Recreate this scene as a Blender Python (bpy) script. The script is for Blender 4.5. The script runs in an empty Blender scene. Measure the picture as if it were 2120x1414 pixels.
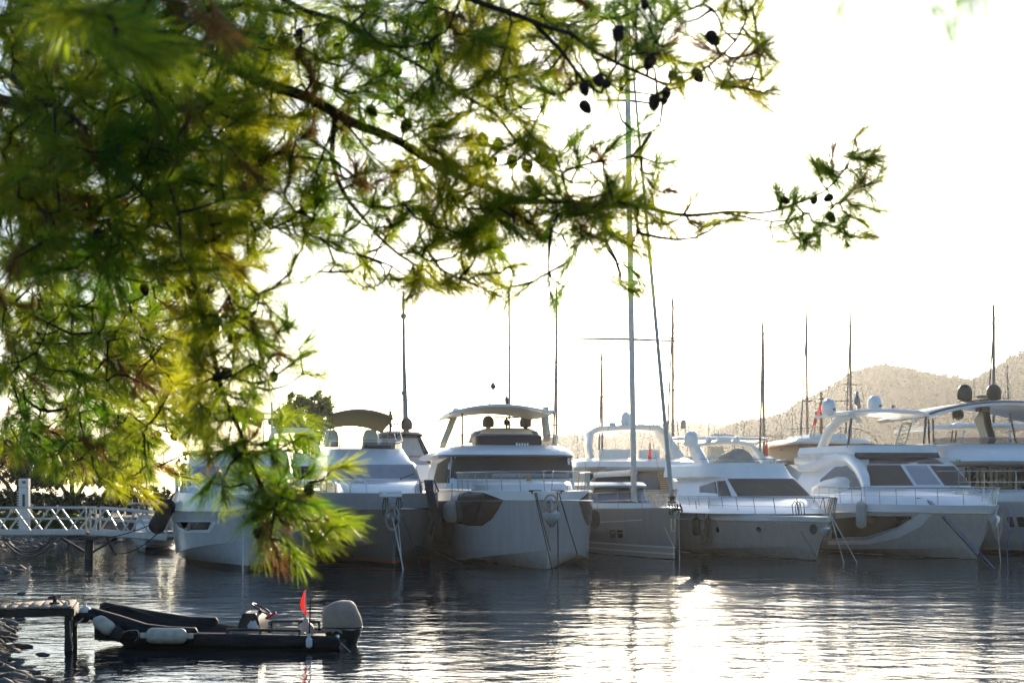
import bpy, bmesh, math, random
import numpy as np
from mathutils import Vector, Matrix
from mathutils.bvhtree import BVHTree

R = math.radians
C = bpy.context.scene
col = C.collection
random.seed(7)
rng = np.random.default_rng(11)

# ------------------------------------------------------------------ camera
F, CX, HY, CZ = 2944.0, 1060.0, 1010.0, 2.55       # focal length in photo pixels, centre column, horizon row, eye height
cam_d = bpy.data.cameras.new('camera')
cam = bpy.data.objects.new('camera', cam_d); col.objects.link(cam)
cam_d.sensor_width = 36; cam_d.lens = 50
cam_d.shift_y = (HY - 707) / 2120
cam_d.clip_start = .05; cam_d.clip_end = 9000
cam.location = (0, 0, CZ); cam.rotation_euler = (R(90), 0, 0)
cam_d.dof.use_dof = True; cam_d.dof.focus_distance = 45; cam_d.dof.aperture_fstop = 4.8
C.camera = cam

# ------------------------------------------------------------------ sky, sun, exposure
AZ, EL = R(7.55), R(11.2)
w = bpy.data.worlds.new('World'); C.world = w; w.use_nodes = True
nt = w.node_tree
sky = nt.nodes.new('ShaderNodeTexSky'); sky.sky_type = 'NISHITA'; sky.sun_disc = False
sky.sun_elevation = EL; sky.sun_rotation = AZ
sky.air_density = 1.0; sky.dust_density = 1.0; sky.ozone_density = 3.0; sky.altitude = 0
bg = nt.nodes['Background']; bg.inputs['Strength'].default_value = 0.11
nt.links.new(sky.outputs['Color'], bg.inputs['Color'])
sd = bpy.data.lights.new('sun', 'SUN'); sd.energy = 5.0; sd.angle = R(.5); sd.color = (1, .84, .62)
sun = bpy.data.objects.new('sun', sd); col.objects.link(sun)
SUNV = Vector((math.sin(AZ)*math.cos(EL), math.cos(AZ)*math.cos(EL), math.sin(EL)))
sun.rotation_euler = (-SUNV).to_track_quat('-Z', 'Y').to_euler()
vs = C.view_settings
vs.view_transform = 'Standard'; vs.look = 'None'; vs.gamma = 1; vs.use_curve_mapping = False
vs.exposure = 1.2
cy = C.cycles
cy.max_bounces = 7; cy.diffuse_bounces = 5; cy.glossy_bounces = 4; cy.transmission_bounces = 4
cy.transparent_max_bounces = 8; cy.volume_bounces = 0
cy.use_denoising = True; cy.denoiser = 'OPENIMAGEDENOISE'; cy.denoising_prefilter = 'ACCURATE'; cy.denoising_input_passes = 'RGB_ALBEDO_NORMAL'
cy.sample_clamp_indirect = 12; cy.caustics_reflective = False; cy.caustics_refractive = False

# ------------------------------------------------------------------ helpers
def at(px, py, Y):
    return Vector(((px-CX)/F*Y, Y, CZ + (HY-py)/F*Y))

def tag(o, label=None, cat=None, group=None, kind=None):
    if label: o['label'] = label
    if cat: o['category'] = cat
    if group: o['group'] = group
    if kind: o['kind'] = kind
    return o

def empty(name, loc=(0, 0, 0), rz=0, label=None, cat=None, group=None):
    o = bpy.data.objects.new(name, None); col.objects.link(o)
    o.empty_display_size = .3
    o.location = loc; o.rotation_euler = (0, 0, rz)
    return tag(o, label, cat, group)

def link(name, me, mat, parent=None):
    o = bpy.data.objects.new(name, me); col.objects.link(o)
    if mat: me.materials.append(mat)
    if parent: o.parent = parent
    return o

class MB:
    """collects pieces and links them as ONE mesh object"""
    def __init__(s): s.v = []; s.f = []
    def add(s, vs_, fs_):
        n = len(s.v); s.v += [tuple(p) for p in vs_]
        s.f += [tuple(i+n for i in f) for f in fs_]; return s
    def grid(s, rows, close_u=False, close_v=False):
        nr, nc = len(rows), len(rows[0]); vs_ = [p for r in rows for p in r]; fs_ = []
        for i in range(nr if close_v else nr-1):
            for j in range(nc if close_u else nc-1):
                a = i*nc+j; b = i*nc+(j+1) % nc; c_ = ((i+1) % nr)*nc+(j+1) % nc; d = ((i+1) % nr)*nc+j
                fs_.append((a, b, c_, d))
        return s.add(vs_, fs_)
    def loft(s, rings, cap=True):
        n = len(rings[0]); s.grid(rings, close_u=True)
        if cap:
            m = len(s.v); k = len(rings)
            s.f.append(tuple(m-n*k+i for i in reversed(range(n))))
            s.f.append(tuple(m-n+i for i in range(n)))
        return s
    def box(s, c, d, b=.02, rz=0):
        x, y, z = (q/2 for q in d); b = min(b, x*.6, y*.6, z*.6)
        def ring(ex, ey, zz):
            return [(ex, ey-b, zz), (ex-b, ey, zz), (-ex+b, ey, zz), (-ex, ey-b, zz), (-ex, -ey+b, zz), (-ex+b, -ey, zz), (ex-b, -ey, zz), (ex, -ey+b, zz)]
        rs = [ring(x-b, y-b, -z), ring(x, y, -z+b), ring(x, y, z-b), ring(x-b, y-b, z)]
        cr, sr = math.cos(rz), math.sin(rz)
        rs = [[(c[0]+p[0]*cr-p[1]*sr, c[1]+p[0]*sr+p[1]*cr, c[2]+p[2]) for p in r] for r in rs]
        return s.loft(rs)
    def tube(s, path, r, n=6):
        path = [Vector(p) for p in path]; rings = []
        up = Vector((0, 0, 1))
        for i, p in enumerate(path):
            t = (path[min(i+1, len(path)-1)] - path[max(i-1, 0)])
            if t.length < 1e-9: t = Vector((0, 0, 1))
            t.normalize()
            a = t.cross(up if abs(t.z) < .95 else Vector((1, 0, 0))).normalized(); b = t.cross(a)
            rr = r[i] if isinstance(r, (list, tuple)) else r
            rings.append([p + a*(rr*math.cos(2*math.pi*k/n)) + b*(rr*math.sin(2*math.pi*k/n)) for k in range(n)])
        return s.loft(rings)
    def sweep(s, path, w, h, side=(1, 0, 0)):
        """rectangular bar with chamfers; w along 'side', h across"""
        path = [Vector(p) for p in path]; rings = []; sd_ = Vector(side)
        for i, p in enumerate(path):
            t = (path[min(i+1, len(path)-1)] - path[max(i-1, 0)]).normalized()
            nrm = t.cross(sd_).normalized()
            ww = (w[i] if isinstance(w, (list, tuple)) else w)/2; hh = (h[i] if isinstance(h, (list, tuple)) else h)/2
            c = min(ww, hh)*.45
            rings.append([p + sd_*x + nrm*y for x, y in ((ww, hh-c), (ww-c, hh), (-ww+c, hh), (-ww, hh-c), (-ww, -hh+c), (-ww+c, -hh), (ww-c, -hh), (ww, -hh+c))])
        return s.loft(rings)
    def lathe(s, prof, c=(0, 0, 0), n=16, M=None):
        rings = []
        for r, z in prof:
            ring = [Vector((max(r, 1e-4)*math.cos(2*math.pi*k/n), max(r, 1e-4)*math.sin(2*math.pi*k/n), z)) for k in range(n)]
            if M: ring = [M @ p for p in ring]
            rings.append([p + Vector(c) for p in ring])
        return s.loft(rings)
    def plate(s, outline, th, axis=(0, 0, 1), bev=.0):
        """outline: 3-D loop; extruded by th along axis, with a small bevel"""
        o = [Vector(p) for p in outline]; a = Vector(axis)
        cen = sum(o, Vector())/len(o)
        sh = [p + (cen-p).normalized()*bev for p in o] if bev else o
        if bev: return s.loft([sh, [p+a*bev for p in o], [p+a*(th-bev) for p in o], [p+a*th for p in sh]])
        return s.loft([o, [p+a*th for p in o]])
    def build(s, name, mat, parent=None, smooth=38):
        me = bpy.data.meshes.new(name); me.from_pydata(s.v, [], s.f); me.validate()
        bm = bmesh.new(); bm.from_mesh(me); bmesh.ops.recalc_face_normals(bm, faces=bm.faces); bm.to_mesh(me); bm.free()
        if smooth:
            me.polygons.foreach_set('use_smooth', [True]*len(me.polygons)); me.set_sharp_from_angle(angle=R(smooth))
        return link(name, me, mat, parent)

def np_mesh(name, V, faces_n, mat, parent=None, idx=None, attr=None):
    """big mesh straight from arrays: V (n,3), faces of faces_n consecutive or indexed verts"""
    me = bpy.data.meshes.new(name)
    if idx is None: idx = np.arange(len(V), dtype=np.int32)
    nf = len(idx)//faces_n
    me.vertices.add(len(V)); me.vertices.foreach_set('co', V.astype(np.float32).ravel())
    me.loops.add(len(idx)); me.loops.foreach_set('vertex_index', idx.astype(np.int32))
    me.polygons.add(nf); me.polygons.foreach_set('loop_start', np.arange(0, len(idx), faces_n, dtype=np.int32))
    if attr is not None:
        a = me.attributes.new('var', 'FLOAT', 'POINT'); a.data.foreach_set('value', attr.astype(np.float32))
    me.update(calc_edges=True); me.validate()
    return link(name, me, mat, parent)

# ------------------------------------------------------------------ materials
MATS = {}
def nodes(name):
    m = bpy.data.materials.new(name); m.use_nodes = True
    return m, m.node_tree, m.node_tree.nodes['Principled BSDF']

def mat(name, c, rough=.4, metal=0, coat=0, var=.08, scale=3.0, bump=0, bscale=40, spec=.5):
    """plain surface with mottling (dirt, fading) in object space"""
    m, t, p = nodes(name)
    tc = t.nodes.new('ShaderNodeTexCoord'); nz = t.nodes.new('ShaderNodeTexNoise')
    nz.inputs['Scale'].default_value = scale; nz.inputs['Detail'].default_value = 6; nz.inputs['Roughness'].default_value = .65
    t.links.new(tc.outputs['Object'], nz.inputs['Vector'])
    rp = t.nodes.new('ShaderNodeValToRGB')
    rp.color_ramp.elements[0].position = .35; rp.color_ramp.elements[1].position = .7
    d = [max(0, q*(1-var*1.6)) for q in c]; l = [min(.95, q*(1+var*.6)) for q in c]
    rp.color_ramp.elements[0].color = (*d, 1); rp.color_ramp.elements[1].color = (*l, 1)
    t.links.new(nz.outputs['Fac'], rp.inputs['Fac']); t.links.new(rp.outputs['Color'], p.inputs['Base Color'])
    p.inputs['Roughness'].default_value = rough; p.inputs['Metallic'].default_value = metal
    p.inputs['Coat Weight'].default_value = coat; p.inputs['Coat Roughness'].default_value = .08
    p.inputs['Specular IOR Level'].default_value = spec
    if bump:
        n2 = t.nodes.new('ShaderNodeTexNoise'); n2.inputs['Scale'].default_value = bscale; n2.inputs['Detail'].default_value = 4
        t.links.new(tc.outputs['Object'], n2.inputs['Vector'])
        b = t.nodes.new('ShaderNodeBump'); b.inputs['Strength'].default_value = bump; b.inputs['Distance'].default_value = .02
        t.links.new(n2.outputs['Fac'], b.inputs['Height']); t.links.new(b.outputs['Normal'], p.inputs['Normal'])
    MATS[name] = m; return m

def hullpaint(name, c, bands, rough=.22):
    """hull paint: painted waterline bands by height, [(z_top, colour)...] from below, streaked with salt"""
    m, t, p = nodes(name)
    tc = t.nodes.new('ShaderNodeTexCoord'); sx = t.nodes.new('ShaderNodeSeparateXYZ'); t.links.new(tc.outputs['Object'], sx.inputs[0])
    mp = t.nodes.new('ShaderNodeMapping'); mp.inputs['Scale'].default_value = (5, 5, .35); t.links.new(tc.outputs['Object'], mp.inputs['Vector'])
    nz = t.nodes.new('ShaderNodeTexNoise'); nz.inputs['Scale'].default_value = 1.4; nz.inputs['Detail'].default_value = 7; t.links.new(mp.outputs[0], nz.inputs['Vector'])
    rp = t.nodes.new('ShaderNodeValToRGB'); e = rp.color_ramp.elements
    e[0].position = .3; e[1].position = .65; e[0].color = (*[q*.87 for q in c], 1); e[1].color = (*c, 1)
    t.links.new(nz.outputs['Fac'], rp.inputs['Fac'])
    prev = rp.outputs['Color']
    # weed and scum line: brownish, ragged, a hand's breadth above the water
    n3 = t.nodes.new('ShaderNodeTexNoise'); n3.inputs['Scale'].default_value = 3.2; n3.inputs['Detail'].default_value = 8; t.links.new(tc.outputs['Object'], n3.inputs['Vector'])
    mr = t.nodes.new('ShaderNodeMapRange'); mr.inputs['From Min'].default_value = .05; mr.inputs['From Max'].default_value = .55; mr.inputs['To Min'].default_value = .95; mr.inputs['To Max'].default_value = 0
    t.links.new(sx.outputs['Z'], mr.inputs['Value'])
    ml = t.nodes.new('ShaderNodeMath'); ml.operation = 'MULTIPLY'; ml.use_clamp = True; t.links.new(mr.outputs['Result'], ml.inputs[0]); t.links.new(n3.outputs['Fac'], ml.inputs[1])
    ms = t.nodes.new('ShaderNodeMix'); ms.data_type = 'RGBA'; t.links.new(ml.outputs[0], ms.inputs['Factor']); t.links.new(prev, ms.inputs['A']); ms.inputs['B'].default_value = (.13, .11, .07, 1); prev = ms.outputs['Result']
    for z, bc in reversed(bands):
        lt = t.nodes.new('ShaderNodeMath'); lt.operation = 'LESS_THAN'; lt.inputs[1].default_value = z; t.links.new(sx.outputs['Z'], lt.inputs[0])
        mx = t.nodes.new('ShaderNodeMix'); mx.data_type = 'RGBA'; t.links.new(lt.outputs[0], mx.inputs['Factor'])
        t.links.new(prev, mx.inputs['A']); mx.inputs['B'].default_value = (*bc, 1); prev = mx.outputs['Result']
    t.links.new(prev, p.inputs['Base Color'])
    p.inputs['Roughness'].default_value = rough; p.inputs['Coat Weight'].default_value = .3; p.inputs['Coat Roughness'].default_value = .06
    n2 = t.nodes.new('ShaderNodeTexNoise'); n2.inputs['Scale'].default_value = .9; n2.inputs['Detail'].default_value = 1; t.links.new(tc.outputs['Object'], n2.inputs['Vector'])
    b = t.nodes.new('ShaderNodeBump'); b.inputs['Strength'].default_value = .12; b.inputs['Distance'].default_value = .05
    t.links.new(n2.outputs['Fac'], b.inputs['Height']); t.links.new(b.outputs['Normal'], p.inputs['Normal'])
    return m

BLACKB = (.012, .013, .016)
GEL = mat('gelcoat', (.78, .78, .77), .25, coat=.35, var=.05, scale=1.3)
GELW = mat('gelcoat_warm', (.76, .73, .66), .3, coat=.25, var=.06, scale=1.5)
CREAM = mat('cream_lining', (.72, .66, .5), .5, var=.06)
GLASS = mat('tinted_glass', (.016, .015, .014), .07, var=.2, spec=.35)
GLASSG = mat('grey_glass', (.10, .105, .12), .08, var=.1, spec=.6)
MESHC = mat('window_cover', (.045, .041, .038), .75, var=.15, scale=2, bump=.15, bscale=200)
BLUEC = mat('windscreen_cover', (.30, .32, .37), .7, var=.08, bump=.1, bscale=150)
STEEL = mat('stainless_steel', (.62, .62, .61), .22, metal=1, var=.1)
ALU = mat('mast_aluminium', (.32, .30, .28), .4, metal=.6, var=.12, scale=6)
ALUW = mat('mast_white', (.6, .58, .54), .4, var=.1, scale=6)
MASTD = mat('mast_dark', (.05, .045, .04), .4, var=.15, scale=5)
MASTB = mat('mast_glare_brown', (.30, .19, .14), .45, var=.2, scale=5)  # the brown is the warm sun glare, put into the mast colour
WIRE = mat('rigging_wire', (.25, .24, .23), .35, metal=.8, var=.1)
BLACK = mat('black_plastic', (.014, .014, .015), .45, var=.2)
DGREY = mat('dark_grey_paint', (.045, .047, .05), .35, coat=.2, var=.1)
DOMEB = mat('brown_grey_dome', (.055, .05, .045), .45, var=.1)
FENDK = mat('black_fender_sock', (.012, .012, .016), .9, var=.25, bump=.3, bscale=90)
FENDG = mat('grey_fender', (.42, .41, .38), .6, var=.12)
FENDC = mat('cream_fender', (.62, .55, .42), .55, var=.2, scale=8)
FENDW = mat('white_fender', (.75, .73, .7), .5, var=.1)
OLIVE = mat('olive_canvas', (.16, .145, .075), .85, var=.12, bump=.2, bscale=30)
TANC = mat('tan_canvas', (.36, .31, .24), .85, var=.12, bump=.25, bscale=12)
GREYC = mat('grey_canvas', (.27, .26, .25), .85, var=.12, bump=.4, bscale=9)
NAVYC = mat('navy_cloth', (.02, .025, .05), .85, var=.25, bump=.3)
TEAK = mat('teak', (.30, .16, .07), .55, var=.2, scale=9)
REDF = mat('red_flag', (.65, .02, .02), .75, var=.1)
ROPEK = mat('black_rope', (.015, .015, .018), .85, var=.2)
ROPET = mat('tan_rope', (.42, .36, .28), .85, var=.25, scale=20)
ROPEW = mat('white_rope', (.6, .58, .55), .8, var=.15)
ROPEB = mat('blue_rope', (.05, .11, .3), .8, var=.2)
RIBK = mat('black_boat_plastic', (.014, .016, .022), .75, var=.3, scale=4, bump=.08, bscale=60, spec=.25)
DECKG = mat('grey_deck', (.10, .10, .105), .8, var=.2, spec=.2)
ORANGE = mat('orange_plastic', (.6, .16, .03), .5)
GREENL = mat('green_lamp_glass', (.02, .3, .15), .2)
ROCK = mat('rock', (.13, .115, .095), .85, var=.45, scale=2.5, bump=.7, bscale=6)
BARKM = mat('pine_bark', (.055, .038, .027), .95, var=.45, scale=14, bump=.9, bscale=45)
CONE = mat('cone_brown', (.035, .022, .014), .85, var=.4, scale=40)
TIMBER = mat('dock_timber', (.42, .33, .25), .8, var=.25, scale=7, bump=.3, bscale=30)
TIMBERD = mat('wet_timber', (.035, .028, .022), .7, var=.3, scale=7)
GALV = mat('galvanised_rail', (.55, .55, .53), .4, metal=.5, var=.12)
EARTH = mat('earth', (.09, .075, .05), .95, var=.4, scale=.8, bump=.6, bscale=5)

def clear_glass():
    m, t, p = nodes('clear_screen')
    out = t.nodes['Material Output']
    tr = t.nodes.new('ShaderNodeBsdfTransparent'); tr.inputs[0].default_value = (.42, .41, .40, 1)
    gl = t.nodes.new('ShaderNodeBsdfGlossy'); gl.inputs['Roughness'].default_value = .05
    fr = t.nodes.new('ShaderNodeFresnel'); fr.inputs[0].default_value = 1.5
    mx = t.nodes.new('ShaderNodeMixShader'); t.links.new(fr.outputs[0], mx.inputs[0]); t.links.new(tr.outputs[0], mx.inputs[1]); t.links.new(gl.outputs[0], mx.inputs[2])
    t.links.new(mx.outputs[0], out.inputs['Surface']); t.nodes.remove(p)
    return m
CLEAR = clear_glass()

def cloth_through(name, c, tc_, f=.4):
    """fabric that lets light through"""
    m, t, p = nodes(name); out = t.nodes['Material Output']
    p.inputs['Base Color'].default_value = (*c, 1); p.inputs['Roughness'].default_value = .85
    tl = t.nodes.new('ShaderNodeBsdfTranslucent'); tl.inputs[0].default_value = (*tc_, 1)
    mx = t.nodes.new('ShaderNodeMixShader'); mx.inputs[0].default_value = f
    t.links.new(p.outputs[0], mx.inputs[1]); t.links.new(tl.outputs[0], mx.inputs[2]); t.links.new(mx.outputs[0], out.inputs['Surface'])
    return m
FLAGM = cloth_through('red_flag_cloth', (.55, .015, .015), (.8, .02, .015), .5)
BIMINI = cloth_through('olive_bimini_cloth', (.15, .14, .07), (.25, .22, .08), .3)

def leafmat(name, dark, light, tdark, tlight, f=.5, rough=.5, brown=None):
    m, t, p = nodes(name); out = t.nodes['Material Output']
    at_ = t.nodes.new('ShaderNodeAttribute'); at_.attribute_name = 'var'
    def ramp(a, b):
        rp = t.nodes.new('ShaderNodeValToRGB'); e = rp.color_ramp.elements
        e[0].color = (*a, 1); e[1].color = (*b, 1); e[1].position = .9
        if brown:
            q = rp.color_ramp.elements.new(.93); q.color = (*brown, 1); q2 = rp.color_ramp.elements.new(1.0); q2.color = (*brown, 1)
        t.links.new(at_.outputs['Fac'], rp.inputs['Fac']); return rp.outputs['Color']
    t.links.new(ramp(dark, light), p.inputs['Base Color']); p.inputs['Roughness'].default_value = rough
    p.inputs['Specular IOR Level'].default_value = .4
    tl = t.nodes.new('ShaderNodeBsdfTranslucent'); t.links.new(ramp(tdark, tlight), tl.inputs[0])
    mx = t.nodes.new('ShaderNodeMixShader'); mx.inputs[0].default_value = f
    t.links.new(p.outputs[0], mx.inputs[1]); t.links.new(tl.outputs[0], mx.inputs[2]); t.links.new(mx.outputs[0], out.inputs['Surface'])
    return m
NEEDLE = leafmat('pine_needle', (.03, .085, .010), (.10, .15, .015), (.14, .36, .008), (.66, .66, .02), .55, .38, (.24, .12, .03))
LEAF = leafmat('tree_leaf', (.035, .08, .015), (.08, .12, .025), (.10, .22, .012), (.30, .38, .03), .5)
LEAFD = leafmat('dark_evergreen', (.015, .03, .012), (.03, .055, .018), (.02, .05, .01), (.06, .10, .02), .25)

# ------------------------------------------------------------------ water and land
def water_mat():
    m, t, p = nodes('harbour_water')
    p.inputs['Base Color'].default_value = (.010, .016, .022, 1); p.inputs['Roughness'].default_value = .045
    p.inputs['IOR'].default_value = 1.333
    g = t.nodes.new('ShaderNodeNewGeometry')
    def noise(sx, sy, sc, det, rot):
        mp = t.nodes.new('ShaderNodeMapping'); mp.inputs['Scale'].default_value = (sx, sy, 1); mp.inputs['Rotation'].default_value = (0, 0, rot)
        t.links.new(g.outputs['Position'], mp.inputs['Vector'])
        n = t.nodes.new('ShaderNodeTexNoise'); n.inputs['Scale'].default_value = sc; n.inputs['Detail'].default_value = det; n.inputs['Roughness'].default_value = .5
        t.links.new(mp.outputs[0], n.inputs['Vector']); return n.outputs['Fac']
    def bump(h, dist, prev=None):
        b = t.nodes.new('ShaderNodeBump'); b.inputs['Strength'].default_value = 1; b.inputs['Distance'].default_value = dist
        t.links.new(h, b.inputs['Height'])
        if prev: t.links.new(prev.outputs[0], b.inputs['Normal'])
        return b
    b0 = bump(noise(.6, 1.0, .30, 1, .3), .06)
    b1 = bump(noise(.75, 1.1, 1.5, 2, .12), .028, b0)
    b2 = bump(noise(.8, 1.1, 5.5, 2, -.25), .0065, b1)
    b3 = bump(noise(1, 1, 16, 1, .5), .0009, b2)
    t.links.new(b3.outputs[0], p.inputs['Normal'])
    return m
WATER = water_mat()
wm = MB(); ys = [-60, -10, 40, 120, 400, 1200, 3800]; xs = [-3800, -800, -200, 0, 200, 800, 3800]
wm.grid([[(x, y, 0) for x in xs] for y in ys])
tag(wm.build('water', WATER, smooth=0), 'rippled dark harbour water reflecting the moored boats and the low sun', 'water', kind='structure')

SHORE = np.array([(60, -2), (20, 3), (4, 6), (-3, 9), (-5.6, 15), (-6.4, 18.6), (-8.4, 23.2), (-9.6, 27), (-13.8, 31), (-16.4, 38), (-15.4, 44), (-18.2, 48),
                  (-21.0, 57), (-20.5, 66), (-13, 72), (-4, 78), (2, 90), (6, 130), (-10, 260), (-300, 400), (-420, 100), (-420, -55), (60, -55)], float)
def sdf(px_, py_):
    P = np.stack([px_, py_], -1); d = np.full(px_.shape, 1e9); ins = np.zeros(px_.shape, bool)
    for i in range(len(SHORE)):
        a, b = SHORE[i], SHORE[(i+1) % len(SHORE)]; e = b-a
        q = np.clip(((P-a) @ e)/(e @ e), 0, 1)[..., None]
        d = np.minimum(d, np.linalg.norm(P-a-q*e, axis=-1))
        c = (a[1] > py_) != (b[1] > py_)
        with np.errstate(divide='ignore', invalid='ignore'):
            xi = (b[0]-a[0])*(py_-a[1])/(b[1]-a[1]+1e-12)+a[0]
        ins ^= c & (px_ < xi)
    return np.where(ins, d, -d)
def hn(x, y):
    return np.sin(x*1.7+y*.6)*np.sin(y*1.3-x*.4)*.5+np.sin(x*4.1-y*2.2)*np.sin(y*3.7+x*1.9)*.3
def ground_z(x, y):
    x = np.asarray(x, float); y = np.asarray(y, float)
    s = sdf(x, y); rim = np.clip(.22*s, -.9, 1.0)
    return rim + .10*hn(x, y)*np.clip(s+1, 0, 1)
gx = np.concatenate([np.linspace(-420, -62, 20), np.arange(-60, 62, .6)]); gy = np.concatenate([np.arange(-54, 96, .6), np.linspace(97, 400, 40)])
X, Yg = np.meshgrid(gx, gy); Zg = ground_z(X, Yg)
V = np.stack([X, Yg, Zg], -1).reshape(-1, 3)
nr, nc = X.shape; ii = (np.arange(nr-1)[:, None]*nc+np.arange(nc-1)[None]).ravel()
keep = (Zg.ravel()[ii] > -.75) | (Zg.ravel()[ii+nc+1] > -.75)
ii = ii[keep]; idx = np.stack([ii, ii+1, ii+nc+1, ii+nc], -1).ravel()
tag(np_mesh('shore_ground', V, 4, EARTH, idx=idx), 'bare earth shore bank along the water on the left', 'ground', kind='structure')
# ------------------------------------------------------------------ hills across the bay, their woods
HILLM = mat('dry_hill', (.042, .046, .026), .95, var=.15, scale=.03, spec=0)
WOOD = leafmat('far_wood', (.03, .038, .02), (.045, .052, .028), (.02, .03, .01), (.03, .045, .015), .06, .9)
WOOD.node_tree.nodes['Principled BSDF'].inputs['Specular IOR Level'].default_value = 0
def hill(name, label, Y, prof, depth, ntree, tsize):
    pxs = np.array([p[0] for p in prof], float); pys = np.array([p[1] for p in prof], float)
    q = np.linspace(pxs[0], pxs[-1], 160); h = CZ + (HY-np.interp(q, pxs, pys))/F*Y - tsize*.55
    x = (q-CX)/F*Y
    x = x + 0
    vv = np.linspace(0, 1.7, 40)
    prof_v = np.where(vv <= 1, np.sin(vv*np.pi/2)**1.15, np.cos((vv-1)/.7*np.pi/2)*.75+.25)
    fold = .10*np.sin(x*.045*450/Y*1.0)[None, :]*np.sin(vv*5)[:, None]
    Z = h[None, :]*(prof_v[:, None]*(1+fold*(1-np.abs(vv-1))[:, None]*(vv < .97)[:, None])) - 1.0
    XX = np.repeat(x[None], len(vv), 0)*(1+ (vv-1)[:, None]*.12); YY = Y + (vv-1)[:, None]*depth + 0*XX
    V = np.stack([XX, YY, Z], -1).reshape(-1, 3); nr, nc = XX.shape
    ii = (np.arange(nr-1)[:, None]*nc+np.arange(nc-1)[None]).ravel()
    idx = np.stack([ii, ii+1, ii+nc+1, ii+nc], -1).ravel()
    o = np_mesh(name, V, 4, HILLM, idx=idx); o.data.polygons.foreach_set('use_smooth', [True]*len(o.data.polygons))
    tag(o, label, 'hill', kind='structure')
    # the wood: leaf clumps in small crowns
    n = ntree; fi = rng.uniform(0, nc-1.01, n); fv = np.concatenate([rng.uniform(8, 23, n-n//4), rng.uniform(20.5, 24.0, n//4)]); fv = np.minimum(fv, nr-1.01)
    a = fi.astype(int); b = fv.astype(int)
    base = np.stack([XX[b, a]+(fi-a)*(XX[b, a+1]-XX[b, a]), YY[b, a]+(fv-b)*(YY[b+1, a]-YY[b, a]), Z[b, a]+(fv-b)*(Z[b+1, a]-Z[b, a])], -1)
    size = tsize*rng.uniform(.5, 1.3, n)
    k = 44
    d = rng.normal(size=(n, k, 3)); d /= np.linalg.norm(d, axis=-1, keepdims=True); d *= rng.uniform(.5, 1, (n, k, 1))
    c = base[:, None]+d*size[:, None, None]*np.array([.55, .55, .5])+np.array([0, 0, .55])*size[:, None, None]
    e1 = rng.normal(size=(n, k, 3))*size[:, None, None]*.15; e2 = rng.normal(size=(n, k, 3))*size[:, None, None]*.15
    T = np.stack([c-e1, c+e1, c+e2], 2).reshape(-1, 3)
    tag(np_mesh(name.replace('hill', 'hill_wood') if 'hill' in name else name+'_wood', T, 3, WOOD, attr=np.repeat(rng.uniform(0, .9, n), k*3)), 'pine wood covering the ' + label.split(' behind')[0], 'wood', kind='stuff')
hill('hill', 'wooded hill rising to the right behind the yachts', 760,
     [(1440, 990), (1480, 905), (1520, 890), (1600, 882), (1640, 862), (1700, 838), (1760, 803), (1800, 790), (1850, 795), (1900, 800), (1980, 808), (2040, 786), (2080, 762), (2120, 738), (2200, 715), (2330, 705), (2600, 730)], 280, 14000, 5.6)
hill('far_hill', 'low far hill fading into the haze behind the sailing masts', 1200,
     [(700, 1002), (800, 985), (1000, 945), (1100, 922), (1180, 908), (1260, 910), (1330, 886), (1400, 880), (1480, 890), (1560, 895), (1700, 930), (1900, 950)], 350, 3500, 8)

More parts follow.
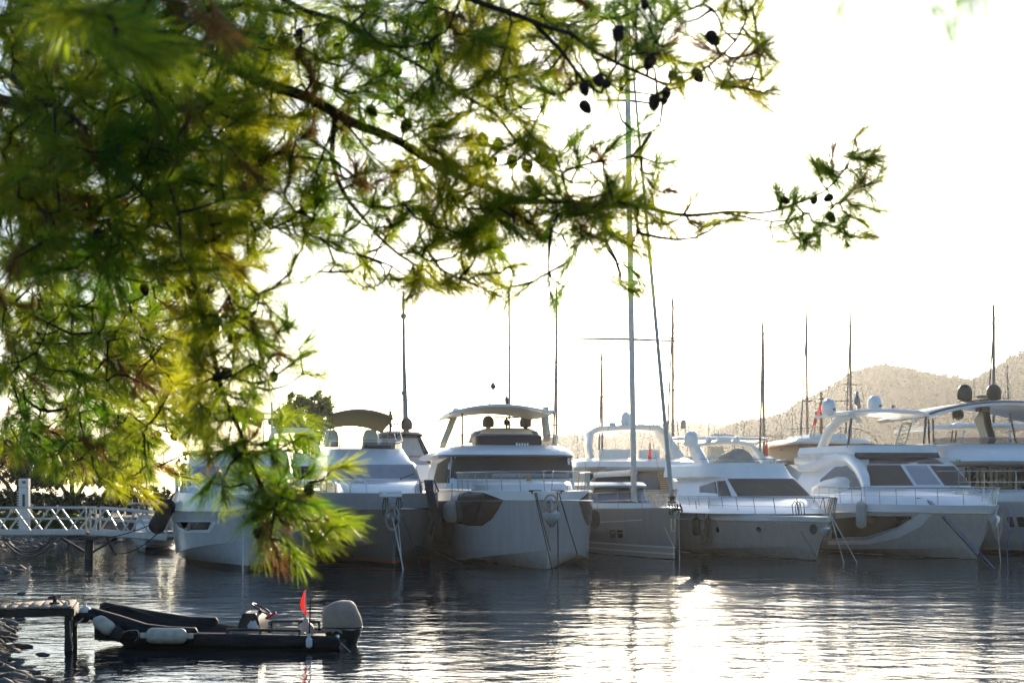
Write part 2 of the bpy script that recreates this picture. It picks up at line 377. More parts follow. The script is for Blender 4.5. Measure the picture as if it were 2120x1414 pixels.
# ------------------------------------------------------------------ boat builder
class Boat:
    def __init__(s, name, label, cat, px, py, theta, group=None, Y=None):
        Y = Y or F*CZ/(py-HY)
        s.O = Vector(((px-CX)/F*Y, Y, 0)); s.th = R(theta); s.Y = Y
        s.ax = Vector((math.cos(s.th), math.sin(s.th), 0)); s.ay = Vector((-math.sin(s.th), math.cos(s.th), 0))
        s.root = empty(name, s.O, s.th, label, cat, group); s.geo = {}
    def l(s, px, py, u):
        """the local point of the transverse plane y=u seen at a pixel"""
        D = Vector(((px-CX)/F, 1, (HY-py)/F)); Cm = Vector((0, 0, CZ))
        k = (u + (s.O-Cm).dot(s.ay))/D.dot(s.ay)
        P = Cm + D*k - s.O
        return Vector((P.dot(s.ax), u, P.z))
    def W(s, p): return s.O + s.ax*p[0] + s.ay*p[1] + Vector((0, 0, p[2]))
    SPLIT = {'hull_window', 'side_window', 'bow_cleat', 'bimini_frame', 'rail_post', 'rod_holder', 'deck_gear'}
    def build(s, mb, name, m, parent=None, smooth=38):
        if name in s.SPLIT:
            par = list(range(len(mb.v)))
            def find(i):
                while par[i] != i: par[i] = par[par[i]]; i = par[i]
                return i
            for f in mb.f:
                for q in f[1:]: par[find(q)] = find(f[0])
            comps = {}
            for f in mb.f: comps.setdefault(find(f[0]), []).append(f)
            if len(comps) > 1:
                for fs in comps.values():
                    ids = sorted({i for f in fs for i in f}); mp = {i: k for k, i in enumerate(ids)}
                    m2 = MB(); m2.v = [mb.v[i] for i in ids]; m2.f = [tuple(mp[i] for i in f) for f in fs]
                    o = m2.build(name, m, parent or s.root, smooth)
                s.geo.setdefault(name, []).append((list(mb.v), list(mb.f)))
                return o
        s.geo.setdefault(name, []).append((list(mb.v), list(mb.f)))
        return mb.build(name, m, parent or s.root, smooth)
    # lines: list bottom to top of dict(y0,B,p,tb,z0,z1,zq)
    def line(s, i, t):
        q = s.lines[i]; y = q['y0'] + (s.L-q['y0'])*t
        tau = min(t/q.get('tb', .5), 1)
        hb = q.get('b0', .03) + (q['B']-q.get('b0', .03))*(1-(1-tau)**q.get('p', 2.5)) 
        if t > .6: hb *= 1-.06*((t-.6)/.4)**2
        z = q['z0']+(q['z1']-q['z0'])*min(1, t/q.get('zt', 1))**q.get('zq', 1)
        return hb, y, z
    def S(s, side, k, t):
        i = min(int(k), len(s.lines)-2); f = k-i; a = s.line(i, t); b = s.line(i+1, t)
        return Vector((side*(a[0]*(1-f)+b[0]*f), a[1]*(1-f)+b[1]*f, a[2]*(1-f)+b[2]*f))
    def edge(s, t, side=-1, inset=0, k=None):
        p = s.S(side, len(s.lines)-1 if k is None else k, t); p.x -= side*inset; return p
    def hull(s, L, lines, m, split=None, mtop=None, deckz=.06, mdeck=None, N=40):
        s.L = L; s.lines = lines; ts = [(i/N)**1.7 for i in range(N+1)]
        n = len(lines); split = n-1 if split is None else split
        def shell(k0, k1, sub=3):
            ks = [k0+(k1-k0)*j/((k1-k0)*sub) for j in range((k1-k0)*sub+1)]
            return [[s.S(-1, k, t) for k in reversed(ks)] + [s.S(1, k, t) for k in ks] for t in ts], len(ks)
        mb = MB()
        for i_ in range(split):
            rows, nk = shell(i_, i_+1)
            if i_ == 1:            # spray ledge: the bottom sits a little inside the chine
                for r in rows:
                    for p in r: p.x *= .972 if abs(p.x) > .3 else .9
            mb.grid([r[:nk] for r in rows]); mb.grid([r[nk:] for r in rows])
        rows, nk = shell(0, split)
        mb.grid([[rows[-1][nk-1-j] for j in range(nk)], [rows[-1][nk+j] for j in range(nk)]])   # transom
        mb.grid([[rows[0][nk-1-j] for j in range(nk)], [rows[0][nk+j] for j in range(nk)]])     # stem
        s.build(mb, 'hull', m, smooth=32)
        if split < n-1:
            mb = MB(); rows, nk = shell(split, n-1)
            out = .012
            for r in rows:
                for j, p in enumerate(r): p.x += out*(1 if p.x > 0 else -1)
            mb.grid([r[:nk] for r in rows]); mb.grid([r[nk:] for r in rows])
            mb.grid([[rows[-1][nk-1-j] for j in range(nk)], [rows[-1][nk+j] for j in range(nk)]])
            mb.grid([[rows[0][nk-1-j] for j in range(nk)], [rows[0][nk+j] for j in range(nk)]])
            for side in (-1, 1):      # capping along the top of the bulwark
                e = [s.edge(t, side) for t in ts]
                mb.grid([[p, p+Vector((-side*min(.1, abs(p.x)*.8), .02, .008)), p+Vector((-side*min(.12, abs(p.x)*.85), .02, -.1))] for p in e])
            s.build(mb, 'bulwark', mtop or m, smooth=32)
        mb = MB()
        mb.grid([[(e.x*f, e.y+.03, e.z-deckz+.04*(1-f*f)) for f in (-1, -.6, -.2, .2, .6, 1)] for e in (s.edge(t, 1, .015) for t in ts)])
        s.build(mb, 'deck', mdeck or GEL)
        mb = MB()                # rubbing strake along the knuckle
        if split < n-1:
            for side in (-1, 1): mb.tube([s.S(side, split, t)+Vector((side*.012, 0, 0)) for t in ts], .022, 5)
            s.build(mb, 'rubbing_strake', m if not mtop else STEEL)
    def lev(s, u, pl, pr, py, d=1.0, yb=None, n=3.0):
        z = s.l((pl+pr)/2, py, u).z; a = s.l(pl, py, u+d*.6); b = s.l(pr, py, u+d*.6)
        return dict(z=z, yf=u, d=d, x0=(a.x+b.x)/2, w=(b.x-a.x)/2, yb=yb if yb is not None else u+5, n=n)
    @staticmethod
    def ring(q, N=22):
        pts = []
        for i in range(N+1):
            a = math.pi - math.pi*i/N; c_, s_ = math.cos(a), math.sin(a)
            pts.append(Vector((q['x0']+q['w']*math.copysign(abs(c_)**(2/q['n']), c_), q['yf']+q['d']*(1-abs(s_)**(2/q['n'])), q['z'])))
        for f in (.35, .7, 1): pts.append(Vector((q['x0']+q['w'], q['yf']+q['d']+(q['yb']-q['yf']-q['d'])*f, q['z'])))
        for f in (1, .7, .35): pts.append(Vector((q['x0']-q['w'], q['yf']+q['d']+(q['yb']-q['yf']-q['d'])*f, q['z'])))
        return pts
    def solid(s, name, levels, m, smooth=32):
        mb = MB(); mb.loft([s.ring(q) for q in levels]); return s.build(mb, name, m, smooth=smooth)
    def tube(s, name, pts, r, m, n=6, parent=None):
        mb = MB()
        for p in (pts if isinstance(pts[0], list) else [pts]): mb.tube(p, r, n)
        return s.build(mb, name, m, parent)
    def decal(s, name, poly, on, m, off=.008, rows=9, cols=14, parent=None, mirror=False, thick=0):
        """glazing or a panel laid on the real surface of the named parts, its outline measured from the photograph"""
        frame = None
        if name in ('windscreen', 'side_window') and m in (GLASS, MESHC, GLASSG) and parent is None:
            cx_ = sum(p[0] for p in poly)/len(poly); cy_ = sum(p[1] for p in poly)/len(poly)
            big = [(p[0]+math.copysign(1.7, p[0]-cx_), p[1]+math.copysign(1.3, p[1]-cy_)) for p in poly]
            frame = s.decal('window_frame', big, on, BLACK, off*.55, rows, cols)
        V_, F_ = [], []
        for nm in on:
            for v, f in s.geo[nm]:
                n0 = len(V_); V_ += [Vector(p) for p in v]; F_ += [[i+n0 for i in q] for q in f]
        bvh = BVHTree.FromPolygons(V_, F_)
        Cl = Vector(((Vector((0, 0, CZ))-s.O).dot(s.ax), (Vector((0, 0, CZ))-s.O).dot(s.ay), CZ))
        ysv = sorted(set([p[1] for p in poly])); y0, y1 = ysv[0], ysv[-1]
        yy = sorted(set(ysv+[y0+(y1-y0)*i/rows for i in range(rows+1)]))
        yy = [y for i, y in enumerate(yy) if i == 0 or y-yy[i-1] > .15 or y in ysv]
        grid = []; lastd = None
        for y in yy:
            xsv = []
            for i in range(len(poly)):
                a, b = poly[i], poly[(i+1) % len(poly)]
                if min(a[1], b[1])-1e-6 <= y <= max(a[1], b[1])+1e-6:
                    if abs(a[1]-b[1]) < 1e-6: xsv += [a[0], b[0]]
                    else: xsv.append(a[0]+(b[0]-a[0])*(y-a[1])/(b[1]-a[1]))
            xl, xr = min(xsv), max(xsv); row = []
            for j in range(cols+1):
                px = xl+(xr-xl)*j/cols
                D = Vector(((px-CX)/F, 1, (HY-y)/F)); d = Vector((D.dot(s.ax), D.dot(s.ay), D.z)).normalized()
                h = bvh.ray_cast(Cl, d)
                if h[0] is None: row.append((d, None))
                else:
                    nn = h[1] if h[1].dot(d) < 0 else -h[1]
                    row.append((d, (h[3], nn)))
            grid.append(row)
        hits = [r[1][0] for row in grid for r in row if r[1]]
        if not hits: print('DECAL MISS', name, s.root.name); return None
        med = sorted(hits)[len(hits)//2]; out = []
        for row in grid:
            rr = []
            for j, (d, h) in enumerate(row):
                if h is None or abs(h[0]-med) > 4:
                    near = [q[1][0] for q in row if q[1] and abs(q[1][0]-med) <= 4]
                    rr.append(Cl+d*((near[0] if j < cols/2 else near[-1]) if near else med)-d*off)
                else: rr.append(Cl+d*h[0]+h[1]*off)
            out.append(rr)
        mb = MB(); mb.grid(out)
        if mirror: mb.grid([[Vector((-p.x, p.y, p.z)) for p in reversed(r)] for r in out])
        o = s.build(mb, name, m, parent)
        if frame: frame.parent = o
        return o
    def hit(s, px, py, on, off=0):
        V_, F_ = [], []
        for nm in on:
            for v, f in s.geo[nm]:
                n0 = len(V_); V_ += [Vector(p) for p in v]; F_ += [[i+n0 for i in q] for q in f]
        Cl = Vector(((Vector((0, 0, CZ))-s.O).dot(s.ax), (Vector((0, 0, CZ))-s.O).dot(s.ay), CZ)); D = Vector(((px-CX)/F, 1, (HY-py)/F))
        d = Vector((D.dot(s.ax), D.dot(s.ay), D.z)).normalized(); h = BVHTree.FromPolygons(V_, F_).ray_cast(Cl, d)
        return None if h[0] is None else Cl+d*(h[3]-off)
    def side_at(s, px, side=-1, out=.17):
        best = None
        for i in range(400):
            p = s.W(s.edge(i/400, side, -out)); q = p.x/p.y*F+CX
            if best is None or abs(q-px) < best[0]: best = (abs(q-px), p)
        return best[1]
    def rail(s, t0, t1, h, sides=(-1, 1), n=8, inset=.12, mid=True, lean=.0, join=True, r=.021, name='bow_rail'):
        mb = MB(); tops = {}
        for sd_ in sides:
            base = [s.edge(t0+(t1-t0)*i/n, sd_, inset) for i in range(n+1)]
            top = [p+Vector((sd_*lean, -lean*.6, h)) for p in base]; tops[sd_] = top
            mb.tube(top, r)
            for b, t in zip(base, top): mb.tube([b-Vector((0, 0, .03)), t], r*.8, 5)
            if mid: mb.tube([b*.5+t*.5 for b, t in zip(base, top)], r*.55, 5)
        if join and len(sides) == 2:
            a, b = tops[-1][0], tops[1][0]; c_ = (a+b)/2+Vector((0, -.25, .02)); mb.tube([a, a*.3+c_*.7+Vector((-.05, -.05, 0)), b*.3+c_*.7+Vector((.05, -.05, 0)), b], r)
        return s.build(mb, name, STEEL)
    def dome(s, px, py_base, u, r_px, h_px, m, stem=6, parent=None):
        b = s.l(px, py_base, u); k = (s.Y+u)/F; r_ = r_px*k; h_ = h_px*k
        mb = MB(); pr = [(r_*.45, -stem*k), (r_*.4, -.02), (r_*.86, 0), (r_*.97, h_*.08)]
        pr += [(r_, h_*.42)] + [(r_*math.cos(a), h_*.45+h_*.55*math.sin(a)) for a in (.2, .45, .7, .95, 1.2, 1.4, 1.5707)]
        mb.lathe(pr, b, 20)
        return s.build(mb, 'satellite_dome', m, parent, smooth=50)

def fender(name, label, top, L, r, m, mcap=None, group='fenders hung along the yachts', tilt=(0, 0)):
    """hanging cylinder fender with round ends, its eye on top"""
    rt = empty(name, top, 0, label, 'fender', group); rt.rotation_euler = (tilt[0], tilt[1], 0)
    n = 7; pr = [(.001, -L)] + [(r*math.sin(a*math.pi/2/n), -L+r*.8*(1-math.cos(a*math.pi/2/n))) for a in range(1, n+1)]
    pr += [(r*1.01, -L*.5)] + [(r*math.cos(a*math.pi/2/n)+.0, -r*.8+r*.8*math.sin(a*math.pi/2/n)) for a in range(n)] + [(.03, 0), (.03, .05), (.001, .06)]
    mb = MB(); mb.lathe(pr, n=18); mb.build('body', m, rt, smooth=60)
    mb = MB(); mb.tube([(0, 0, .04), (.01, .02, .3), (0, .12, .62)], .012, 5); mb.build('lanyard', mcap or ROPEK, rt)
    return rt

def rope(label, pts, r=.013, m=None, sag=0, name='mooring_rope', group='mooring ropes', cat='rope', n=12):
    P = [Vector(p) for p in pts]
    if len(P) == 2:
        a, b = P; P = [a.lerp(b, i/n)-Vector((0, 0, sag*4*(i/n)*(1-i/n))) for i in range(n+1)]
    mb = MB(); mb.tube(P, r, 6)
    return tag(mb.build(name, m or ROPET), label, cat, group)

def coil(label, c, r_, h_, m, turns=5, group='rope coils hung at the bows'):
    P = []
    for i in range(turns*14):
        a = i/14*2*math.pi; q = 1+.12*math.sin(i*1.7)
        P.append(Vector((c[0]+r_*q*math.sin(a), c[1]-.03*math.sin(i*.9)-.02*(i/14), c[2]-h_/2-(h_/2)*q*math.cos(a))))
    mb = MB(); mb.tube(P, .014, 5)
    return tag(mb.build('rope_coil', m), label, 'rope coil', group)
def anchor(b, px, py, u, k=1.0):
    """stainless plough anchor stowed on the stem with its roller"""
    c = b.l(px, py, u); mb = MB()
    mb.sweep([c+Vector(q)*k for q in ((0, .5, .16), (0, 0, .14), (0, -.16, -.02), (0, -.12, -.3))], .05*k, .06*k)
    mb.loft([[c+Vector((x*q*k, (y*q-.12)*k, (z)*k)) for x, y in ((-.24, .05), (0, -.1), (.24, .05), (0, .02))] for q, z in ((.35, -.12), (1, -.2), (.8, -.34), (.12, -.55))])
    mb.tube([c+Vector((-.1*k, .02, .1*k)), c+Vector((.1*k, .02, .1*k))], .045*k, 8)
    return b.build(mb, 'anchor', STEEL)

def wiper(b, p0, p1, on):
    return b.decal('wiper', [(p0[0], p0[1]-1.2), (p1[0], p1[1]-1.2), (p1[0], p1[1]+1.2), (p0[0], p0[1]+1.2)], on, BLACK, off=.05, rows=4, cols=4)

# ================================================================== yacht C, big grey-white one in the middle
b = Boat('motor_yacht', 'largest motor yacht in the middle, bow on, with dark pentagon hull window and hardtop', 'yacht', 1135, 1178, 8.2, 'motor yachts moored bow out')
HC = hullpaint('hull_pearl_grey', (.40, .40, .41), [(.02, BLACKB)])
b.hull(17, [dict(y0=.7, B=.5, z0=-.7, z1=-.7), dict(y0=0, B=2.15, p=1.6, tb=.5, z0=-.03, z1=-.03), dict(y0=-.02, b0=.05, B=2.34, p=2.9, tb=.45, z0=.62, z1=.06, zt=.30, zq=.8),
            dict(y0=-.12, b0=.07, B=2.5, p=3.2, tb=.48, z0=2.16, z1=1.95), dict(y0=-.1, b0=.08, B=2.4, p=3.4, tb=.48, z0=2.45, z1=2.5)], HC, split=3, mtop=GEL, deckz=.22)
b.decal('hull_window', [(951, 1023), (970, 1017), (1000, 1019), (1043, 1035), (1030, 1057), (1018, 1075), (999, 1088), (968, 1088), (946, 1083), (941, 1066), (944, 1042)], ['hull', 'bulwark'], GLASS, off=.014, rows=14, mirror=True)
b.solid('coachroof', [b.lev(2.4, 1000, 1192, 1016, 2.2, 7, 2.2), b.lev(2.6, 990, 1190, 1003, 2.2, 7, 2.2), b.lev(2.9, 990, 1186, 998, 2.0, 7, 2.2), b.lev(3.3, 1000, 1170, 995.5, 1.6, 7, 2.2)], GEL)
b.solid('cabin', [b.lev(5.6, 922, 1190, 1012, 1.0, 14.5, 5), b.lev(6.2, 926, 1187, 970, .9, 14.5, 5), b.lev(6.6, 934, 1182, 940, .8, 14.5, 5)], GEL)
b.decal('windscreen', [(938, 944), (1181, 944), (1184, 990), (934, 990)], ['cabin'], MESHC, off=.012, rows=8, cols=24)
b.decal('side_screen', [(906, 960), (933, 945), (931, 1000), (896, 1000)], ['cabin'], MESHC, off=.013, rows=6, cols=6)
# dark side glazing, along the cabin's side
mb = MB()
for sd_ in (-1, 1):
    q0, q1 = b.lev(5.6, 922, 1190, 1012, 1.0, 14.5, 5), b.lev(6.6, 934, 1182, 940, .8, 14.5, 5)
    rowsv = []
    for f in (.18, .5, .9):
        w_ = q0['w']*(1-f)+q1['w']*f; z_ = q0['z']*(1-f)+q1['z']*f; yf = 7.1+.3*f; x0_ = q0['x0']*(1-f)+q1['x0']*f
        rowsv.append([(x0_+sd_*(w_+.012), yf+k_*(13.2-yf), z_) for k_ in (0, .5, 1)])
    mb.grid(rowsv)
b.build(mb, 'side_window', GLASS)
b.solid('flybridge', [b.lev(6.25, 908, 1188, 945, 1.5, 14.8, 4.0), b.lev(5.8, 902, 1189, 941, 1.7, 15, 3.4), b.lev(6.0, 905, 1187, 934, 1.8, 15, 3.2), b.lev(6.9, 935, 1166, 923.5, 1.5, 15, 3.2), b.lev(7.3, 947, 1158, 921, 1.4, 15, 3.2)], GEL)
q0 = b.lev(7.35, 945, 1158, 922, 1.5, 9.6, 2.8); q1 = b.lev(7.75, 940, 1160, 899, 1.5, 9.6, 2.8)
mb = MB(); mb.grid([b.ring(q0)[:25]+b.ring(q0)[-2:-1][:0], b.ring(q1)[:25]]); b.build(mb, 'fly_windscreen', CLEAR)
b.tube('fly_rail', b.ring(q1)[:25], .02, STEEL)
b.solid('fly_seat_cover', [b.lev(8.4, 985, 1122, 922, .6, 10, 4), b.lev(8.4, 985, 1122, 902, .6, 10, 4), b.lev(8.5, 992, 1114, 899, .6, 10, 4)], DGREY)
b.solid('radar_plinth', [b.lev(11.5, 975, 1120, 915, .8, 13, 3), b.lev(11.6, 982, 1116, 892, .8, 13, 3), b.lev(11.8, 1000, 1105, 886, .8, 13, 3)], DGREY)
for x_ in (1011, 1088): b.dome(x_, 884, 12, 12.5, 24, DOMEB)
p = b.l(1049, 890, 12); mb = MB(); mb.tube([p, p+Vector((0, 0, .5))], .05); mb.box(p+Vector((0, 0, .5)), (1.0, .12, .06)); mb.box(p+Vector((0, 0, .2)), (.9, .08, .04)); mb.lathe([(.1, .2), (.12, .24), (.12, .38), (.05, .44)], p, 10)
b.build(mb, 'radar_mast', BLACK)
# hardtop: cambered slab on raked legs
ht = []
for f in [i/14 for i in range(15)]:
    a = b.l(930+220*f, 862-(16*math.sin(math.pi*min(1, f*1.08+.02))**.8+ f*6), 8.0); ht.append(a)
mb = MB()
def slab(front, back_dy, back_dz, th):
    rowt = [[p+Vector((0, 0, th)), p+Vector((0, .12, th+.06)), p+Vector((0, back_dy*.5, th+back_dz*.5+.08)), p+Vector((0, back_dy, back_dz+th)), p+Vector((0, back_dy, back_dz)), p+Vector((0, .1, 0)), p+Vector((0, -.03, th*.5))] for p in front]
    return rowt
mb.loft(slab(ht, 4.2, -.02, .075)); b.build(mb, 'hardtop', GELW, smooth=45)
mb = MB(); mb.grid([[p+Vector((0, .25, -.02)), p+Vector((0, 4.0, -.055))] for p in ht[1:-1]]); b.build(mb, 'hardtop_lining', CREAM)
for x0, y0, x1, y1 in ((943, 861, 917, 922), (1128, 859, 1133, 906)):
    mb = MB(); mb.sweep([b.l(x1, y1, 10.6), b.l((x0+x1)/2-1, (y0+y1)/2, 10.9), b.l(x0, y0-6, 11.3)], .24, [.5, .42, .7]); b.build(mb, 'hardtop_leg', CREAM)
for x0, y0, y1 in ((957, 856, 921), (1147, 854, 900)): b.tube('hardtop_post', [b.l(x0, y1, 8.2), b.l(x0, y0, 8.2)], .04, TEAK)
b.tube('antenna', [b.l(953, 856, 9), b.l(953, 768, 9)], .012, STEEL)
p0, p1, p2 = b.l(1013, 838, 10), b.l(1021, 803, 10), b.l(1032, 838, 10)
mb = MB(); mb.tube([p0, p1, p2], .028, 5); mb.lathe([(.04, -.05), (.1, 0), (.1, .1), (.03, .2), (.02, .26)], p1, 8); b.build(mb, 'light_frame', BLACK)
p = b.l(1049, 838, 10); mb = MB(); mb.lathe([(.09, 0), (.06, .02), (.07, .12), (.08, .22), (.04, .3), (.012, .34), (.012, .5)], p, 8); b.build(mb, 'mast_light', BLACK)
b.rail(.008, .42, .62, inset=.1, n=9, lean=.05)
for sd_ in (-1, 1):     # safety net laced into the rail
    mb = MB(); n = 60; bs = [b.edge(.01+.33*i/n, sd_, .1) for i in range(n+1)]
    for i in range(n-5):
        for (k0, k1) in ((0, 5), (5, 0)):
            a0 = bs[i+k0]+Vector((sd_*.05, -.03, .04)); a1 = bs[i+k1]+Vector((sd_*.05, -.03, .60)); mb.tube([a0, a1], .0035, 3)
    b.build(mb, 'rail_net', ROPEW, smooth=0)
anchor(b, 1141, 1046, -.35, 1.25)
p = b.l(1098, 986, 4.5); mb = MB(); mb.box(p+Vector((0, 0, .02)), (2.6, .8, .16), .07); b.build(mb, 'sunpad', GREYC)
p = b.l(1095, 1000, 3); mb = MB(); mb.lathe([(.1, -.1), (.09, .15), (.1, .2), (.07, .3)], p, 10); b.build(mb, 'capstan', TEAK)
b.decal('plinth_panel', [(1000, 889), (1094, 889), (1104, 899), (992, 899)], ['radar_plinth'], GELW, off=.02, rows=3)
mb = MB()
for x_ in (1108, 1155):
    mb = MB(); p = b.l(x_, 1016, .3); mb.box(p, (.42, .07, .06), .02); mb.tube([p-Vector((.1, 0, .1)), p-Vector((.1, 0, 0))], .025); mb.tube([p+Vector((.1, 0, -.1)), p+Vector((.1, 0, 0))], .025)
    b.build(mb, 'cleat', BLACK)
p = b.l(1081, 920, 7.2); mb = MB(); mb.box(p, (.55, .02, .16), .008); b.build(mb, 'name_plate', BLACK)
mb = MB()
for q in range(5): mb.box(p+Vector((-.2+q*.1, -.014, 0)), (.06, .012, .08 if q % 2 else .1), .004)
b.build(mb, 'plate_lettering', GEL)
YC = b
for i, (a0, a1, m_, lb) in enumerate([((1107, 1020), (1145, 1186), ROPEK, 'left of the two parallel black ropes running down from the bow of the largest yacht'),
                            ((1110, 1020), (1139, 1140), ROPEK, 'short black rope beside the left bow line of the largest yacht'),
                            ((1154, 1018), (1156, 1194), ROPEK, 'black rope hanging straight down from the bow of the largest yacht'),
                            ((1157, 1020), (1197, 1152), ROPEK, 'black rope slanting right across the bow of the largest yacht')]):
    P0 = b.W(b.l(a0[0], a0[1], .15 if i < 2 else -.1)); P1 = at(a1[0], a1[1], b.Y-1.2 if i != 3 else b.Y-.55); 
    if i in (0, 2): P1.z = min(P1.z, -.05)
    rope(lb, [P0, P1], .02, m_, .03)
mb = MB()
for i in range(5):
    a = b.W(b.l(1129+4*i, 1044, -.42)); mb.tube([a, a+Vector((.01*i, -.05, -.5)), a+Vector((.03, -.02, -1.0-.1*(i % 3)))], .012, 5)
tag(mb.build('rope_bundle', ROPET), 'bundle of tan lines hanging under the anchor of the largest yacht', 'rope')
coil('tan rope coil hooked on the anchor of the largest yacht', b.W(b.l(1140, 1024, -.5)), .2, .5, ROPET)
# ================================================================== yacht A, white one on the left, half behind the pine
b = Boat('motor_yacht', 'white motor yacht on the left, half hidden behind the hanging pine branch', 'yacht', 512, 1181, 12, 'motor yachts moored bow out')
HA = hullpaint('hull_white_shaded', (.50, .51, .53), [(.16, BLACKB)])  # white paint set darker to carry the shade on the hull sides
b.hull(16, [dict(y0=.7, B=.5, z0=-.7, z1=-.7), dict(y0=0, B=2.0, p=1.6, tb=.5, z0=-.03, z1=-.03), dict(y0=-.05, b0=.05, B=2.28, p=2.8, tb=.45, z0=.95, z1=.2, zt=.4, zq=.9),
            dict(y0=-.2, b0=.07, B=2.5, p=3.2, tb=.48, z0=1.83, z1=1.65), dict(y0=-.12, b0=.08, B=2.34, p=3.4, tb=.48, z0=2.35, z1=2.5)], HA, split=3, mtop=GEL, deckz=.2)
b.decal('window_frame', [(356, 1078), (440, 1078), (449, 1081), (434, 1102), (386, 1103), (368, 1094)], ['hull'], GEL, off=.008, rows=8)
b.decal('hull_window', [(363, 1080), (439, 1080), (431, 1096), (387, 1098), (372, 1090)], ['hull'], GLASS, off=.016, rows=8)
b.solid('cabin', [b.lev(4.8, 368, 618, 1022, 1.4, 13, 3.4), b.lev(5.2, 374, 612, 1004, 1.3, 13, 3.4), b.lev(6.6, 388, 604, 962, 1.1, 13, 3.4), b.lev(7.0, 390, 602, 950, 1.1, 13, 3.4), b.lev(7.6, 394, 598, 932, 1.0, 13, 3.2)], GEL)
b.decal('windscreen', [(398, 966), (594, 966), (604, 1002), (402, 1002)], ['cabin'], BLUEC, off=.012, rows=7, cols=20)
b.decal('side_window', [(377, 985), (392, 960), (394, 1002), (377, 1012)], ['cabin'], GLASS, off=.012)
wiper(b, (412, 976), (446, 1001), ['cabin']); wiper(b, (560, 976), (585, 1001), ['cabin'])
b.tube('fly_rail', b.ring(b.lev(8.0, 398, 596, 920, 1.0, 12, 3))[:25], .02, STEEL)
mb = MB()
cf = [b.l(401+146*f, 868-24*math.sin(math.pi*(.06+.88*f))**.7, 8.8) for f in [i/12 for i in range(13)]]
mb.loft(slab(cf, 3.2, -.35, .04)); b.build(mb, 'bimini', BIMINI)
mb = MB()
for x_ in (404, 450, 500, 545): mb.tube([b.l(x_, 925, 8.6), b.l(x_+2, 858, 9.0)], .02)
b.build(mb, 'bimini_frame', STEEL)
b.rail(.004, .36, .42, inset=.1, n=8)
mb = MB(); mb.sweep([b.edge(.33, -1, .05)+Vector((0, 0, -.1)), b.edge(.36, -1, .05)+Vector((0, .1, .32)), b.edge(.42, -1, .05)+Vector((0, 0, .5)), b.edge(.6, -1, .05)+Vector((0, 0, .55))], .08, .5); b.build(mb, 'bulwark_wing', GEL)
anchor(b, 512, 1045, -.3, 1.0)
YA = b
rope('white anchor line dropping straight into the water off the left white yacht', [b.W(b.l(503, 1026, .1)), at(503, 1199, b.Y-1.0)], .016, ROPEW)
e = at(354, 1034, b.Y+3.4); f_ = fender('fender', 'big black covered fender slung at a slant off the left yacht', e, 1.25, .27, FENDK); f_.rotation_euler = (0, R(28), 0)
rope('dark mooring line from the left yacht to the gangway pier', [at(358, 1062, b.Y+3), at(225, 1112, 50)], .018, ROPEK, .12)

# ================================================================== yacht B, grey-hulled with the olive bimini
b = Boat('motor_yacht', 'taupe hulled flybridge yacht with olive bimini and covered pale windscreen', 'yacht', 815, 1172, 12.5, 'motor yachts moored bow out')
HB = hullpaint('hull_taupe', (.15, .13, .11), [(.10, (.03, .02, .018)), (.2, (.32, .10, .04))])
b.hull(15, [dict(y0=.7, B=.5, z0=-.7, z1=-.7), dict(y0=0, B=1.75, p=1.6, tb=.5, z0=-.03, z1=-.03), dict(y0=-.1, b0=.05, B=2.05, p=2.7, tb=.45, z0=.8, z1=.15, zt=.4, zq=.9),
            dict(y0=-.25, b0=.12, B=2.2, p=3.3, tb=.45, z0=1.87, z1=1.75), dict(y0=-.2, b0=.2, B=2.16, p=3.6, tb=.45, z0=2.38, z1=2.45)], HB, split=3, mtop=mat('bulwark_slate', (.27, .275, .29), .35, coat=.2, var=.08), deckz=.2)
b.decal('bow_notch', [(783, 1017), (832, 1017), (830, 1028), (788, 1028)], ['bulwark', 'hull'], GEL, off=.03, rows=4)
b.solid('coachroof', [b.lev(2.0, 705, 880, 1020, 2.4, 9, 2.4), b.lev(2.6, 700, 878, 1004, 2.4, 9, 2.4), b.lev(3.8, 690, 872, 996, 2.0, 9, 2.6), b.lev(4.8, 684, 868, 993, 1.6, 9, 2.6)], GEL)
b.solid('cabin', [b.lev(4.9, 672, 872, 1000, 1.3, 12.5, 3.2), b.lev(5.0, 673, 871, 993, 1.3, 12.5, 3.2), b.lev(6.2, 678, 862, 961, 1.2, 12.5, 3.2), b.lev(6.5, 677, 850, 953, 1.2, 12.5, 3.2), b.lev(7.4, 683, 834, 929, 1.1, 12.5, 3.2)], GEL)
b.decal('windscreen', [(681, 962), (856, 962), (865, 991), (681, 991)], ['cabin'], BLUEC, off=.012, rows=7, cols=20)
wiper(b, (722, 986), (732, 996), ['cabin', 'coachroof']); wiper(b, (828, 994), (856, 983), ['cabin'])
q0 = b.lev(7.5, 684, 833, 929, 1.0, 11, 3); q1 = b.lev(7.7, 683, 833, 915, 1.0, 11, 3)
mb = MB(); mb.grid([b.ring(q0)[:25], b.ring(q1)[:25]]); b.build(mb, 'fly_windscreen', CLEAR)
b.tube('fly_rail', [p+Vector((0, 0, .06)) for p in b.ring(q1)[:25]], .02, STEEL)
b.solid('fly_console', [b.lev(8.0, 752, 812, 929, .3, 9, 3), b.lev(8.1, 754, 811, 921, .3, 9, 3)], DGREY)
for xl, xr, yt in ((673, 701, 890), (753, 783, 889)):
    b.solid('helm_seat', [b.lev(9.0, xl, xr, 925, .2, 9.6, 3), b.lev(9.1, xl-1, xr+1, 905, .2, 9.5, 3), b.lev(9.15, xl+3, xr-3, yt+3, .2, 9.45, 2.5), b.lev(9.2, xl+7, xr-7, yt, .12, 9.4, 2.2)], CREAM)
cf = [b.l(680+134*f, 871-21*math.sin(math.pi*(.08+.84*f))**.8+3*f, 8.0) for f in [i/14 for i in range(15)]]
